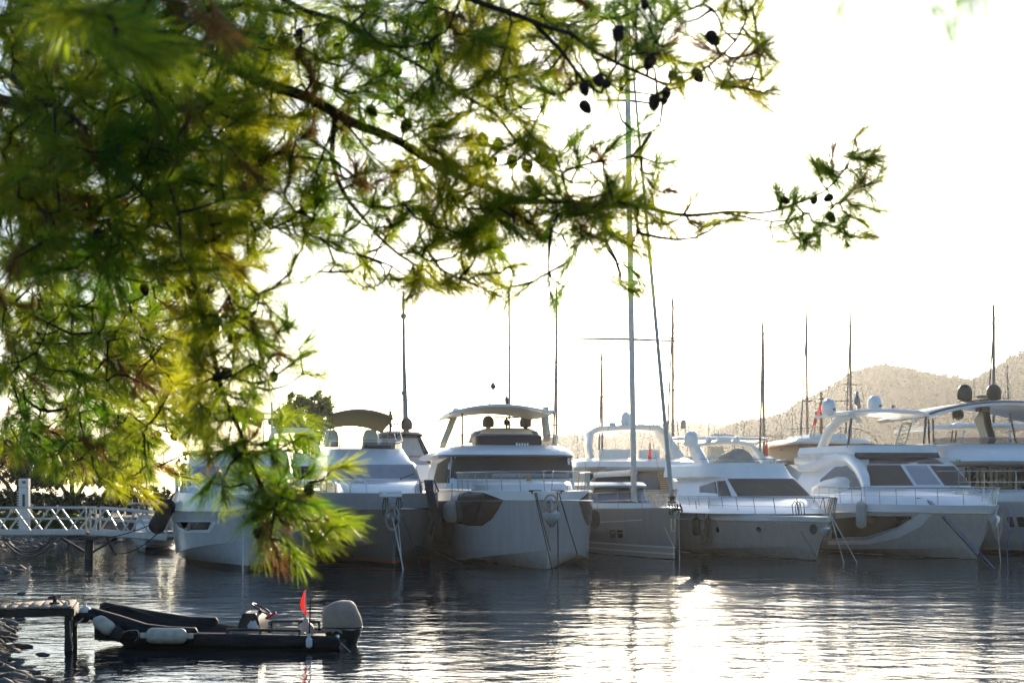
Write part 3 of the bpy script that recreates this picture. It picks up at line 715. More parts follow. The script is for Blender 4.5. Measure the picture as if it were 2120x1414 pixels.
mb = MB(); mb.loft(slab(cf, 3.4, -.42, .035)); b.build(mb, 'bimini', BIMINI)
mb = MB()
for x0, y0, x1, y1 in ((662, 930, 683, 862), (668, 925, 684, 866), (676, 925, 690, 866), (820, 912, 806, 862), (828, 912, 812, 864), (833, 914, 822, 870), (800, 925, 804, 872), (745, 918, 745, 880), (703, 930, 706, 880)):
    mb.tube([b.l(x0, y0, 8.3), b.l(x1, y1, 8.8)], .02, 5)
b.build(mb, 'bimini_frame', STEEL)
for s_ in (-1, 1):
    P = [b.edge(t, s_, .08) for t in (.05, .1, .16, .22)]
    mb = MB()
    for i in range(3):
        a, c_ = P[i], P[i+1]; mb.tube([a, a*.93+c_*.07+Vector((0, 0, .3)), a*.8+c_*.2+Vector((0, 0, .37)), a*.2+c_*.8+Vector((0, 0, .37)), a*.07+c_*.93+Vector((0, 0, .3)), c_], .016)
    b.build(mb, 'hoop_rail', STEEL)
b.rail(.22, .5, .42, n=5, inset=.08, join=False, name='side_rail')
anchor(b, 815, 1052, -.35, 1.0)
coil('grey rope coil hanging at the bow of the taupe yacht', b.W(b.l(813, 1048, -.6)), .22, .75, mat('grey_rope', (.3, .29, .28), .85, var=.2), 7)
mb = MB()
for (x_, y_) in ((799, 1030), (826, 1030)):
    a = b.W(b.l(x_, y_, -.5)); 
    for k in range(3): mb.tube([a+Vector((.05*k-.05, 0, 0)), a+Vector((.09*k-.1, -.06, -.3)), a+Vector((.05*k-.06, -.05, -.55+.1*k))], .022, 5)
tag(mb.build('rope_bundle', ROPEK), 'dark ropes knotted over the bow of the taupe yacht', 'rope')
mb = MB()
pth = [b.W(b.edge(.10, 1, .0)+Vector((.0, 0, .42))), b.W(b.edge(.09, 1, 0)+Vector((.08, -.08, .1))), b.W(b.edge(.10, 1, 0)+Vector((.1, -.1, -.35))), b.W(b.edge(.13, 1, 0)+Vector((.12, -.05, -.85))), b.W(b.edge(.14, 1, 0)+Vector((.1, 0, -1.15)))]
mb.sweep(pth, [.3, .26, .3, .24, .14], .07)
for k in range(4): mb.tube([pth[0]+Vector((-.3+.16*k, 0, 0)), pth[1]+Vector((-.3+.2*k, -.02, -.05)), pth[2]+Vector((-.25+.12*k, 0, .1*k))], .03, 5)
tag(mb.build('folded_cover', NAVYC), 'folded navy boat cover draped over the rail of the taupe yacht', 'boat cover')
for x0, x1, y1, lb in ((811, 838, 1192, 'first of two pale lines running from the bow of the taupe yacht into the water'), (823, 834, 1186, 'thin pale line beside the first from the bow of the taupe yacht'), (832, 876, 1187, 'thin dark line slanting right off the bow of the taupe yacht')):
    rope(lb, [b.W(b.l(x0, 1062, -.4)), at(x1, y1, b.Y-1.9)], .02 if x0 == 811 else .012, ROPEW if x0 != 832 else ROPEK)
e = b.W(b.edge(.2, 1, -.25)); fender('fender', 'large grey ball fender between the taupe yacht and the largest yacht', Vector((e.x+.25, e.y, 2.1)), .75, .3, FENDG)
e = b.W(b.edge(.3, 1, -.25)); fender('fender', 'dark fender hanging deep in the gap left of the largest yacht', Vector((e.x+.2, e.y, 1.6)), .9, .22, FENDK)
YB = b

# ================================================================== sailing yacht D
b = Boat('sailing_yacht', 'grey sailing yacht with tall white mast and furled headsail', 'sailboat', 1396, 1158, 13)
HD = hullpaint('hull_silver', (.33, .325, .31), [(.03, BLACKB), (.17, (.38, .37, .36)), (.23, (.66, .65, .63)), (.40, (.40, .395, .38)), (.46, (.66, .65, .63))])
b.hull(15, [dict(y0=1.2, B=.3, z0=-.7, z1=-.7), dict(y0=.05, B=1.75, p=1.7, tb=.6, z0=-.03, z1=-.03), dict(y0=-.02, b0=.04, B=2.0, p=1.75, tb=.6, z0=.9, z1=.7),
            dict(y0=-.12, b0=.06, B=2.1, p=1.85, tb=.6, z0=1.86, z1=1.45)], HD, deckz=.03, mdeck=TEAK)
b.decal('rub_line', [(1243, 1079.6), (1330, 1075.3), (1330, 1076.6), (1243, 1081)], ['hull'], GEL, off=.008, rows=2)
for x0 in (1262, 1278): b.decal('hull_window', [(x0, 1097), (x0+11, 1096.5), (x0+13, 1112), (x0+2, 1113)], ['hull'], GLASS, off=.01, rows=4, cols=6)
b.solid('deckhouse', [b.lev(5.2, 1222, 1352, 1052, 1.0, 12, 2.6), b.lev(5.4, 1222, 1348, 1042, 1.0, 12, 2.6), b.lev(6.6, 1226, 1336, 1008, .9, 11, 2.6)], GELW)
b.decal('windscreen', [(1232, 1010), (1300, 1010), (1318, 1040), (1224, 1040)], ['deckhouse'], GLASSG, off=.012)
b.decal('side_window', [(1306, 1011), (1333, 1012), (1343, 1040), (1323, 1040)], ['deckhouse'], GLASSG, off=.012)
b.solid('deckhouse_roof', [b.lev(6.3, 1221, 1341, 1009, 1.0, 11.5, 2.4), b.lev(6.2, 1220, 1342, 1005, 1.0, 11.5, 2.4), b.lev(6.6, 1226, 1334, 998, 1.0, 11.5, 2.4)], GEL)
mf = b.l(1313, 1046, 5.6); mt = mf+Vector((-.10, .75, 20.5))
mb = MB(); mb.tube([mf+Vector((0, 0, -.3))]+[mf.lerp(mt, i/8) for i in range(1, 9)], [.115]*7+[.09, .07], 12); b.build(mb, 'mast', ALUW, smooth=60)
def onmast(py):
    z = b.l(1310, py, 5.9).z; return mf.lerp(mt, (z-mf.z)/20.5)
tips = []
for py, wl, wr in ((703, 118, 98), (205, 62, 50)):
    c_ = onmast(py); k = b.Y*1.12/F; L_ = c_+Vector((-wl*k, .25, .12*k)); R_ = c_+Vector((wr*k, .1, -.02)); tips.append((L_, R_)); mb = MB(); mb.tube([L_, c_, R_], [.032, .055, .032], 6); b.build(mb, 'spreader', ALU)
c_ = onmast(592); mb = MB(); mb.lathe([(.02, -.1), (.1, -.06), (.2, -.02), (.21, .06), (.17, .12), (.05, .15)], c_+Vector((.02, -.22, .05)), 14); mb.sweep([c_+Vector((0, 0, -.25)), c_+Vector((.02, -.2, -.02))], .08, .06); b.build(mb, 'radar_dome', GEL)
mb = MB()
for i in (0, 1):
    dk = b.edge(.36, -1 if i == 0 else 1, .1)
    mb.tube([dk, tips[0][i], tips[1][i], mt], .008, 4); mb.tube([dk+Vector((0, .2, 0)), onmast(700)], .007, 4); mb.tube([tips[0][i], onmast(205)], .007, 4)
mb.tube([b.edge(.99, 1)*Vector((0, 1, 1)) if False else Vector((0, 14.8, 1.5)), mt], .008, 4)
b.build(mb, 'rigging', WIRE)
st = b.l(1391, 1035, .35); mb = MB(); mb.tube([st.lerp(mt, .01), st.lerp(mt, .05), st.lerp(mt, .5), st.lerp(mt, .97)], [.07, .085, .06, .03], 8); b.build(mb, 'furled_headsail', FENDG)
mb = MB(); mb.lathe([(.1, -.12), (.16, -.1), (.16, -.04), (.1, -.02), (.1, .05), (.15, .08), (.12, .14), (.04, .2)], st, 14); b.build(mb, 'furling_drum', BLACK)
mb = MB(); bm0 = mf+Vector((0, .2, 1.3)); mb.tube([bm0, bm0+Vector((0, 5.2, -.05))], .12, 10); b.build(mb, 'boom', ALUW)
b.rail(.02, .9, .62, n=9, inset=.08, r=.012, name='guard_rail')
mb = MB()
for k in range(5): mb.tube([st+Vector((.1*k-.2, -.3, -.15)), st+Vector((.12*k-.25, -.45, -.4-.05*(k % 2))), st+Vector((.1*k-.2, -.35, -.5))], .035, 6)
mb.sweep([st+Vector((0, .2, -.3)), st+Vector((.02, -.55, -.33))], .3, .1); b.build(mb, 'bow_roller', BLACK)
P = b.l(1393, 1085, -.12); mb = MB(); mb.tube([P+Vector((-.06, 0, .2)), P+Vector((-.09, -.05, 0)), P+Vector((-.05, -.03, -.25)), P+Vector((.05, -.03, -.25)), P+Vector((.09, -.05, 0)), P+Vector((.06, 0, .2))], .02, 6); b.build(mb, 'bow_shackle', mat('brass', (.7, .5, .2), .3, metal=1))
rope('pale line slanting down the port bow of the grey sailing yacht', [b.W(b.l(1355, 1047, 1.2)+Vector((0, -.02, 0))), at(1394, 1131, b.Y-.25)], .014, ROPEW)
rope('pale line dropping from the stem of the grey sailing yacht into the water', [b.W(b.l(1405, 1062, -.2)), at(1407, 1170, b.Y-.7)], .016, ROPEW)
e = at(1225, 1054, b.Y+1.2); fender('fender', 'black teardrop fender between the largest yacht and the sailing yacht', e, .72, .30, FENDK)

YD = b
# ================================================================== yacht E, sport flybridge cruiser
b = Boat('flybridge_cruiser', 'white flybridge cruiser with radar arch and tan console cover', 'yacht', 1688, 1160, 17, 'motor yachts moored bow out')
HE = hullpaint('hull_warm_white_shaded', (.47, .44, .41), [(.05, BLACKB)])  # warm white lowered in tone, side shade included in the colour
b.hull(13, [dict(y0=1.0, B=.5, z0=-.7, z1=-.7), dict(y0=0, B=1.75, p=1.6, tb=.5, z0=-.03, z1=-.03), dict(y0=-.25, b0=.03, B=1.98, p=2.2, tb=.5, z0=.55, z1=.12, zt=.6, zq=.8),
            dict(y0=-.9, b0=.05, B=2.1, p=2.4, tb=.5, z0=1.38, z1=1.25), dict(y0=-1.0, b0=.06, B=2.02, p=2.5, tb=.5, z0=1.55, z1=1.62)], HE, split=3, mtop=GEL, deckz=.05)
for px_, py_, rx, ry in ((1486, 1096, 3.2, 6.5), (1571, 1096, 5.5, 6)):
    b.decal('porthole', [(px_+rx*math.cos(a)+.15*ry*math.sin(a), py_+ry*math.sin(a)) for a in [i*math.pi/6 for i in range(12)]], ['hull'], GLASS, off=.01, rows=5, cols=6)
b.decal('hull_badge', [(1684+8*math.cos(a), 1095+11*math.sin(a)) for a in [i*math.pi/8 for i in range(16)]], ['hull'], DGREY, off=.008, rows=8, cols=8)
b.solid('foredeck', [b.lev(1.6, 1480, 1718, 1064, 2.6, 9, 2.2), b.lev(2.2, 1484, 1706, 1052, 2.4, 9, 2.2), b.lev(3.6, 1490, 1692, 1036, 1.6, 9, 2.4), b.lev(4.4, 1496, 1682, 1029, 1.2, 9, 2.6)], GEL)
b.solid('cabin', [b.lev(4.4, 1492, 1684, 1046, 1.5, 10, 2.8), b.lev(4.7, 1495, 1682, 1029, 1.5, 10, 2.8), b.lev(6.2, 1480, 1646, 990, 1.3, 10.5, 3), b.lev(6.4, 1462, 1640, 986, 1.3, 11.5, 3), b.lev(6.9, 1456, 1626, 964, 1.2, 11.5, 3), b.lev(6.9, 1462, 1622, 958, 1.2, 11.5, 3)], GEL)
b.decal('windscreen', [(1507, 992), (1641, 992), (1676, 1026), (1529, 1026)], ['cabin', 'foredeck'], MESHC, off=.014, rows=8, cols=20)
for x0, y0, x1, y1 in ((1524, 1010, 1556, 1027), (1570, 1009, 1612, 1027), (1622, 1006, 1656, 1024)): wiper(b, (x0, y0), (x1, y1), ['cabin', 'foredeck'])
b.decal('side_window', [(1486, 997), (1500, 996), (1514, 1028), (1490, 1034)], ['cabin'], GLASS, off=.014)
b.decal('side_window', [(1450, 1008), (1480, 998), (1484, 1020), (1450, 1018)], ['cabin', 'hull'], GLASS, off=.014)
mb = MB(); mb.sweep([b.l(1500, 980, 7.4)+Vector((-.06, 0, 0)), b.l(1470, 985, 8.4)+Vector((-.1, 0, 0)), b.l(1440, 1003, 9.6), b.l(1400, 1006, 11.2), b.l(1392, 990, 12)], [.3, .35, .35, .3, .2], [.25, .35, .45, .4, .2]); b.build(mb, 'quarter_wing', GEL)
b.tube('fly_rail', [p+Vector((0, 0, .0)) for p in b.ring(b.lev(7.0, 1457, 1624, 950, 1.3, 10.5, 3))[:25]], .016, STEEL)
mb = MB()
for x_ in (1476, 1505, 1560, 1600, 1616): mb.tube([b.l(x_, 966, 7.3), b.l(x_+3, 951, 7.4)], .014, 5)
b.build(mb, 'rail_post', STEEL)
b.solid('console_cover', [b.lev(8.0, 1494, 1566, 958, .5, 9.5, 2.2), b.lev(8.3, 1508, 1556, 940, .4, 9.2, 2.2), b.lev(8.6, 1526, 1540, 929, .2, 8.9, 2)], TANC, smooth=60)
mb = MB(); mb.sweep([b.l(1457, 975, 9.0), b.l(1450, 955, 9.4), b.l(1438, 928, 9.9), b.l(1433, 918, 10)], [.3]*4, [.9, .7, .5, .35]); b.build(mb, 'arch_leg', GEL)
mb = MB(); mb.sweep([b.l(1437, 926, 10), b.l(1450, 920, 10), b.l(1480, 917, 10), b.l(1530, 917, 10), b.l(1552, 922, 10), b.l(1568, 938, 9.8), b.l(1586, 962, 9.2)], [.4]*7, [.22, .16, .16, .16, .18, .22, .26], side=tuple(Vector((0, 1, 0)))); b.build(mb, 'radar_arch', GELW)
b.dome(1431, 923, 10, 15, 31, GEL, 3)
b.dome(1467, 916, 10, 7, 12, GEL, 2); b.dome(1524, 916, 10, 7.5, 13, GEL, 2)
p = b.l(1498, 911, 10); mb = MB(); mb.box(p, (.55, .4, .18), .05); mb.tube([p+Vector((-.25, 0, .02)), p+Vector((-.25, 0, .35))], .04); mb.box(p+Vector((-.05, 0, .2)), (1.1, .1, .08)); b.build(mb, 'radar_scanner', GEL)
b.rail(.01, .78, .66, inset=.1, n=12, lean=.16, r=.02)
anchor(b, 1707, 1084, -.75, .9)
mb = MB(); p = b.l(1650, 1066, 1.2)
for k in range(3): mb.tube([p+Vector((-.15+.12*k, 0, 0)), p+Vector((-.2+.14*k, 0, .35)), p+Vector((-.12+.12*k, -.02, .5)), p+Vector((-.02+.14*k, -.02, .42)), p+Vector((.05+.12*k, -.02, .02))], .018, 5)
tag(mb.build('rope_loop', ROPEK), 'black rope hung in loops over the rail of the flybridge cruiser', 'rope'); mb_o = bpy.data.objects['rope_loop']; mb_o.matrix_world = b.root.matrix_basis if False else Matrix.Translation(b.O) @ Matrix.Rotation(b.th, 4, 'Z')
for x_, yt, h_, lb in ((1441, 1070, 38, 'left black sock fender of the pair hung on the flybridge cruiser'), (1467, 1071, 40, 'right black sock fender of the pair hung on the flybridge cruiser'), (1459, 1096, 32, 'lowest black sock fender, between the pair on the flybridge cruiser')):
    p_ = b.side_at(x_); k = p_.y/F; p_.z = CZ+(HY-yt)*k; fender('fender', lb, p_, h_*k, .14, FENDK)
rope('dark bow line slanting right down the hull of the flybridge cruiser', [b.W(b.l(1640, 1068, 1.4)), at(1699, 1169, 47.1)], .016, ROPEK)
mb = MB(); a = b.W(b.l(1727, 1030, -.6))
for k in range(5): mb.tube([a+Vector((-.1+.05*k, 0, 0)), a+Vector((-.22+.06*k, -.03, -.4)), a+Vector((-.18+.05*k, 0, -.85))], .022, 5)
tag(mb.build('rope_bundle', mat('grey_line', (.16, .14, .13), .9, var=.3)), 'grey ropes bundled over the pulpit of the flybridge cruiser', 'rope')
for x1, y1, lb in ((1748, 1168, 'left of two pale lines from the bow of the flybridge cruiser to the water'), (1776, 1168, 'right of two pale lines from the bow of the flybridge cruiser to the water')):
    rope(lb, [b.W(b.l(1718, 1062, -.8)), at(x1, y1, b.Y-1.6)], .015, ROPEW)
YE = b

# ================================================================== yacht F, with the hardtop and the white quarter arch
b = Boat('motor_yacht', 'white yacht on the right with curved white quarter arch and two white domes', 'yacht', 2020, 1158, 16, 'motor yachts moored bow out')
HF = hullpaint('hull_ivory_shaded', (.52, .50, .47), [(.03, BLACKB)])  # ivory darkened so the paint holds the shade of the sides
b.hull(16, [dict(y0=1.0, B=.5, z0=-.7, z1=-.7), dict(y0=0, B=1.95, p=1.65, tb=.5, z0=-.03, z1=-.03), dict(y0=-.2, b0=.04, B=2.2, p=2.3, tb=.5, z0=.45, z1=.1, zt=.5, zq=.8),
            dict(y0=-1.05, b0=.07, B=2.4, p=2.9, tb=.48, z0=1.68, z1=1.55), dict(y0=-1.2, b0=.08, B=2.32, p=3.0, tb=.48, z0=1.93, z1=2.0)], HF, split=3, mtop=GEL, deckz=.08)
b.decal('window_recess', [(1715, 1119), (1740, 1119), (1800, 1116), (1860, 1094), (1893, 1070), (1905, 1062), (1930, 1064), (1905, 1090), (1862, 1112), (1800, 1126), (1740, 1127), (1715, 1127)], ['hull'], GEL, off=.02, rows=12)
b.decal('hull_window', [(1722, 1074), (1797, 1067), (1886, 1068), (1888, 1072), (1858, 1090), (1797, 1109), (1722, 1115)], ['hull'], GLASS, off=.014, rows=10)
b.solid('foredeck', [b.lev(1.8, 1800, 2062, 1046, 3.0, 9, 2.2), b.lev(2.4, 1800, 2046, 1028, 2.8, 9, 2.2), b.lev(4.0, 1800, 2024, 1014, 2.0, 9, 2.6), b.lev(4.8, 1802, 2014, 1009, 1.6, 9, 2.8)], GEL)
b.solid('cabin', [b.lev(4.8, 1790, 2018, 1030, 1.4, 12, 3.0), b.lev(5.0, 1790, 2014, 1010, 1.4, 12, 3.0), b.lev(6.6, 1786, 1976, 962, 1.2, 12, 3.4), b.lev(8.0, 1786, 1945, 944, 1.0, 12, 3.6)], GEL)
b.decal('windscreen', [(1797, 964), (1862, 964), (1890, 1004), (1797, 1004)], ['cabin'], MESHC, off=.014, rows=7, cols=12)
b.decal('windscreen', [(1872, 964), (1918, 964), (1948, 1004), (1898, 1004)], ['cabin'], BLUEC, off=.014, rows=7, cols=10)
b.decal('windscreen', [(1926, 965), (1973, 966), (2008, 1004), (1957, 1004)], ['cabin'], MESHC, off=.014, rows=7, cols=10)
b.decal('sunroof', [(1800, 950), (1934, 949), (1956, 961), (1798, 961)], ['cabin'], GLASSG, off=.014, rows=4)
mb = MB(); mb.sweep([b.l(1772, 944, 8.0), b.l(1860, 944, 7.4), b.l(1941, 944, 8.0)], .3, .2, side=(0, .7, .7)); b.build(mb, 'roof_brow', BLACK)
wiper(b, (1820, 990), (1862, 1006), ['cabin', 'foredeck']); wiper(b, (1990, 1003), (1995, 988), ['cabin'])
b.solid('fly_coaming', [b.lev(8.2, 1764, 1940, 946, 1.0, 13.5, 3.4), b.lev(8.3, 1758, 1942, 934, 1.0, 13.5, 3.4), b.lev(8.4, 1760, 1940, 921, 1.0, 13.5, 3.4)], GEL)
q1 = b.lev(8.4, 1758, 1944, 921, 1.0, 12, 3.4); b.tube('fly_rail', b.ring(q1)[:25], .02, STEEL)
b.solid('fly_cover', [b.lev(9.4, 1775, 1822, 940, .3, 10.5, 3), b.lev(9.4, 1777, 1820, 926, .3, 10.4, 3), b.lev(9.5, 1782, 1812, 918, .3, 10.2, 3)], DGREY)
b.decal('side_window', [(1700, 992), (1730, 968), (1764, 962), (1784, 976), (1790, 1010), (1745, 1014), (1700, 1012)], ['cabin'], GLASS, off=.015, rows=8)
# quarter arch: an S of white plating standing off the cabin side
AP = []
for px_, py_ in ((1640, 962), (1662, 968), (1694, 966), (1716, 956), (1740, 950), (1763, 954), (1780, 970), (1790, 992), (1793, 1012)):
    AP.append(b.hit(px_, py_, ['cabin', 'fly_coaming'], .32) or b.l(px_, py_, 12.4))
mb = MB(); mb.sweep(AP, [.3, .5, .6, .6, .6, .55, .5, .4, .3], [.14, .34, .48, .5, .5, .5, .46, .44, .4]); b.build(mb, 'quarter_arch', GEL, smooth=60)
b.solid('tender_cover', [b.lev(7.0, 1728, 1786, 1030, .8, 9.4, 2.2), b.lev(7.0, 1727, 1785, 1010, .8, 9.4, 2.2), b.lev(7.4, 1732, 1780, 994, .8, 9, 2), b.lev(7.8, 1745, 1772, 987, .5, 8.6, 2)], GELW, smooth=60)
# hardtop
ht = [b.l(1757+165*f, 859-5*math.sin(math.pi*f)**.7+ (3 if f == 1 else 0), 9.2) for f in [i/12 for i in range(13)]]
mb = MB(); mb.loft(slab(ht, 3.0, -.02, .10)); b.build(mb, 'hardtop', GEL, smooth=45)
mb = MB(); mb.grid([[p+Vector((0, .2, -.012)), p+Vector((0, 2.9, -.035))] for p in ht[1:-1]]); b.build(mb, 'hardtop_lining', GELW)
mb = MB(); mb.sweep([b.l(1766, 862, 9.4), b.l(1740, 868, 10.2), b.l(1718, 890, 11.0), b.l(1700, 930, 11.8), b.l(1690, 950, 12.2), b.l(1650, 954, 13)], [.3]*6, [.25, .38, .42, .4, .4, .3]); b.build(mb, 'hardtop_leg', GELW, smooth=50)
mb = MB(); a0, a1, a2, a3 = b.l(1868, 877, 12.5), b.l(1886, 877, 12.5), b.l(1873, 921, 11.8), b.l(1853, 921, 11.8)
for p0, p1 in ((a0, a3), (a1, a2), (a0, a1), (a3, a2)): mb.tube([p0, p1], .05)
for f in (.1, .3, .5, .7, .9): mb.tube([a0.lerp(a3, f), a1.lerp(a2, min(1, f+.18)), a0.lerp(a3, min(1, f+.24))], .028, 5)
b.build(mb, 'hardtop_leg', CREAM)
for x0, y0, x1, y1, m_ in ((1762, 866, 1755, 930, DOMEB), (1917, 862, 1912, 918, DOMEB)): b.tube('hardtop_post', [b.l(x1, y1, 9.2), b.l(x0, y0, 9.4)], .05, m_)
for x_ in (1776, 1893):
    mb = MB(); p = b.l(x_, 869, 10); mb.lathe([(.02, -.16), (.11, -.12), (.13, 0), (.1, .06), (.03, .1)], p, 12); b.build(mb, 'deck_speaker', GEL)
for x_, yb in ((1716, 858), (1811, 851)):
    d_ = b.dome(x_, yb, 10.8, 15, 33, GEL, 3)
    p = b.l(x_+4, yb-10, 10.8); p.y -= 15*(b.Y+10.8)/F*1.0; mb = MB(); mb.box(p, (.16, .03, .045), .01); mb.lathe([(.001, -.02), (.055, -.02), (.055, .02), (.001, .02)], p, 10, Matrix.Rotation(R(90), 4, 'X')); b.build(mb, 'dome_emblem', mat('emblem_brown_%d' % x_, (.12, .03, .02), .5), d_)
p = b.l(1774, 853, 10.6); mb = MB(); mb.tube([p+Vector((-.18, 0, 0)), p+Vector((-.28, 0, .55))], .02, 5); mb.tube([p+Vector((.1, 0, 0)), p+Vector((-.05, 0, .5))], .03, 5); mb.lathe([(.03, .28), (.12, .32), (.14, .42), (.14, .55), (.1, .62), (.06, .75), (.1, .82), (.03, .88)], p+Vector((0, 0, 0)), 12); mb.lathe([(.02, .12), (.1, .16), (.11, .24), (.04, .3)], p+Vector((.03, -.1, 0)), 10); b.build(mb, 'camera_mast', ALU)
p = b.l(1848, 851, 10.6); mb = MB(); mb.tube([p, p+Vector((0, 0, .16))], .03, 6); mb.box(p+Vector((0, 0, .2)), (.16, .2, .12), .03); b.build(mb, 'searchlight', DGREY)
b.rail(.005, .5, .62, inset=.1, n=10, lean=.08)
anchor(b, 2055, 1058, -1.0, 1.1)
mb = MB(); p = b.l(1988, 1026, 3.2)
mb.box(p, (.6, .3, .36), .04); b.build(mb, 'deck_locker', STEEL)
for i in range(8):
    pass
p0 = b.W(b.l(2066, 1062, -1.25)); mb = MB()
for k in range(3): mb.tube([p0+Vector((-.3, 0, 0)), p0+Vector((-.22+.04*k, -.1, -.6)), p0+Vector((-.1+.03*k, -.1, -.95-.06*k)), p0+Vector((.05+.03*k, -.1, -.6)), p0+Vector((.12+.02*k, 0, 0))], .014, 5)
tag(mb.build('rope_loop', ROPET), 'slack tan rope loop hanging below the anchor of the right hand yacht', 'rope')
mb = MB(); q = b.W(b.l(1912, 1036, 2.6))
for k in range(6): mb.tube([q+Vector((-.25+.06*k, 0, .1)), q+Vector((-.1+.04*k, -.05, .02)), q+Vector((.02+.05*k, -.08, -.12-.06*(k % 3)))], .03, 5)
tag(mb.build('rope_bundle', ROPEK), 'black rope bundled on the foredeck edge of the right hand yacht', 'rope')
rope('heavy black bow line of the right hand yacht running to the water', [q+Vector((.05, -.35, 0)), at(2044, 1173, 46)], .028, ROPEK)
rope('blue line beside the black bow line of the right hand yacht', [q+Vector((.15, -.35, 0)), at(2060, 1177, 44.9)], .018, ROPEB)
rope('pale line dropping from the bow tip of the right hand yacht', [b.W(b.l(2062, 1050, -1)), at(2072, 1172, b.Y-1.9)], .014, ROPEW)
p_ = b.side_at(1783, -1, .22); p_.z = CZ+(HY-1037)*p_.y/F; fender('fender', 'long pale grey fender hung on the right hand yacht below its cabin', p_, 56*p_.y/F, .2, FENDG)
fender('fender', 'short pale grey fender beside the pulpit of the flybridge cruiser', at(1733, 1036, b.Y+9), 36*(b.Y+9)/F, .2, FENDG)
YF = b

# ================================================================== yacht G, at the right edge
b = Boat('motor_yacht', 'large yacht at the right edge with black hardtop, black domes and curtained glass', 'yacht', 2172, 1150, 9, 'motor yachts moored bow out')
b.hull(20, [dict(y0=1, B=.5, z0=-.7, z1=-.7), dict(y0=0, B=2.6, p=2.1, tb=.45, z0=-.03, z1=-.03), dict(y0=-.1, b0=.05, B=2.85, p=2.6, tb=.45, z0=.7, z1=.15, zt=.4),
            dict(y0=-.6, b0=.07, B=3.05, p=3, tb=.45, z0=2.05, z1=1.9), dict(y0=-.6, b0=.08, B=2.95, p=3.2, tb=.45, z0=2.35, z1=2.45)], HA, split=3, mtop=GEL, deckz=.1)
for x0, x1 in ((2084, 2096), (2104, 2119)): b.decal('hull_window', [(x0, 1070), (x1, 1069), (x1+5, 1090), (x0+5, 1090)], ['hull'], GLASS, off=.014, rows=5, cols=6)
b.decal('hull_window', [(2128, 1069), (2144, 1068), (2149, 1088), (2133, 1089)], ['hull'], GLASS, off=.014, rows=5, cols=6)
b.solid('foredeck', [b.lev(2.2, 2010, 2262, 1042, 3.4, 9, 2.2), b.lev(2.8, 2012, 2256, 1024, 3.2, 9, 2.2), b.lev(4.5, 2014, 2240, 1014, 2.4, 9, 2.6)], GEL)
b.solid('cabin', [b.lev(5.2, 1992, 2248, 1030, 1.4, 15, 3.4), b.lev(5.4, 1994, 2246, 1010, 1.3, 15, 3.6), b.lev(6.2, 1996, 2240, 966, 1.2, 15, 3.8)], GEL)
b.decal('windscreen', [(2000, 968), (2236, 968), (2244, 1012), (1996, 1012)], ['cabin'], GLASS, off=.012, rows=6, cols=22)
for k in range(7):
    mb = MB(); x_ = 2002+k*14+ (k % 2)*3
    P = [b.l(x_, 970, 6.1), b.l(x_+3, 990, 5.75), b.l(x_-1, 1010, 5.35)]
    b.decal('curtain', [(x_, 969), (x_+9, 969), (x_+7-k % 3, 990), (x_+10, 1011), (x_-1, 1011), (x_+2, 990)], ['cabin'], mat('curtain_%d' % k, (.30-.03*k, .22-.025*k, .10-.012*k), .85, var=.3, scale=8), off=.018, rows=4, cols=4)
b.solid('flybridge', [b.lev(5.6, 1974, 2258, 962, 2.0, 16, 3), b.lev(5.2, 1960, 2262, 954, 2.0, 16, 3), b.lev(5.4, 1955, 2262, 946, 2.0, 16, 3), b.lev(6.8, 1946, 2254, 922, 2.0, 16, 3), b.lev(7.0, 1950, 2250, 919, 2.0, 16, 3)], GEL)
q0 = b.lev(7.2, 1950, 2250, 920, 2.0, 12, 3); q1 = b.lev(7.4, 1950, 2250, 906, 2.0, 12, 3)
mb = MB(); mb.grid([b.ring(q0)[:25], b.ring(q1)[:25]]); b.build(mb, 'fly_windscreen', CLEAR); b.tube('fly_rail', b.ring(q1)[:25], .02, STEEL)
p = b.l(1984, 954, 5.9); mb = MB(); mb.box(p, (.16, .16, .14), .04); b.build(mb, 'side_lamp', GREENL)
ht = [b.l(1924+340*f, 872-34*math.sin(math.pi*min(.97, .03+f*.97))**.65, 8.4) for f in [i/16 for i in range(17)]]
mb = MB(); mb.loft(slab(ht, 5.5, .0, .14)); b.build(mb, 'hardtop', mat('hardtop_navy', (.035, .04, .055), .3, coat=.3), smooth=45)
mb = MB(); mb.tube([p+Vector((0, -.02, .04)) for p in ht], .06, 8); b.build(mb, 'hardtop_trim', GEL)
for x0, x1 in ((2032, 2048), (2185, 2172)):
    mb = MB(); mb.sweep([b.l(x1, 922, 10.5), b.l((x0+x1)/2, 890, 11), b.l(x0, 856, 11.5)], .35, [1.0, .8, 1.1]); b.build(mb, 'hardtop_leg', DGREY)
for x_ in (1924, 1933, 2092): b.tube('hardtop_post', [b.l(x_+(12 if x_ > 2000 else 0), 918, 8.8), b.l(x_-2, 866 if x_ < 2000 else 855, 8.8)], .04, BLACK)
p = b.l(2034, 852, 11); mb = MB(); mb.sweep([p, p+Vector((0, 0, .55))], .5, .6); mb.sweep([b.l(1990, 828, 11), b.l(2030, 838, 11), b.l(2060, 828, 11)], .3, .18, side=(0, 1, 0)); mb.box(b.l(2040, 822, 11), (.9, .14, .12), .03); b.build(mb, 'radar_mast', DGREY)
b.dome(1997, 828, 11, 15.5, 33, BLACK, 3); b.dome(2057, 828, 11, 15.5, 33, BLACK, 3); b.dome(1983, 866, 12, 12, 20, BLACK, 3)
b.tube('antenna', [b.l(2017, 836, 11), b.l(2016, 786, 11)], .014, BLACK)
b.rail(.004, .5, .85, inset=.12, n=9)
p = b.l(2120, 1008, 5.6)
rope('blue line hanging from the bow of the yacht at the right edge', [at(2090, 1050, 53), at(2084, 1176, 51.5)], .02, ROPEB)
YG = b
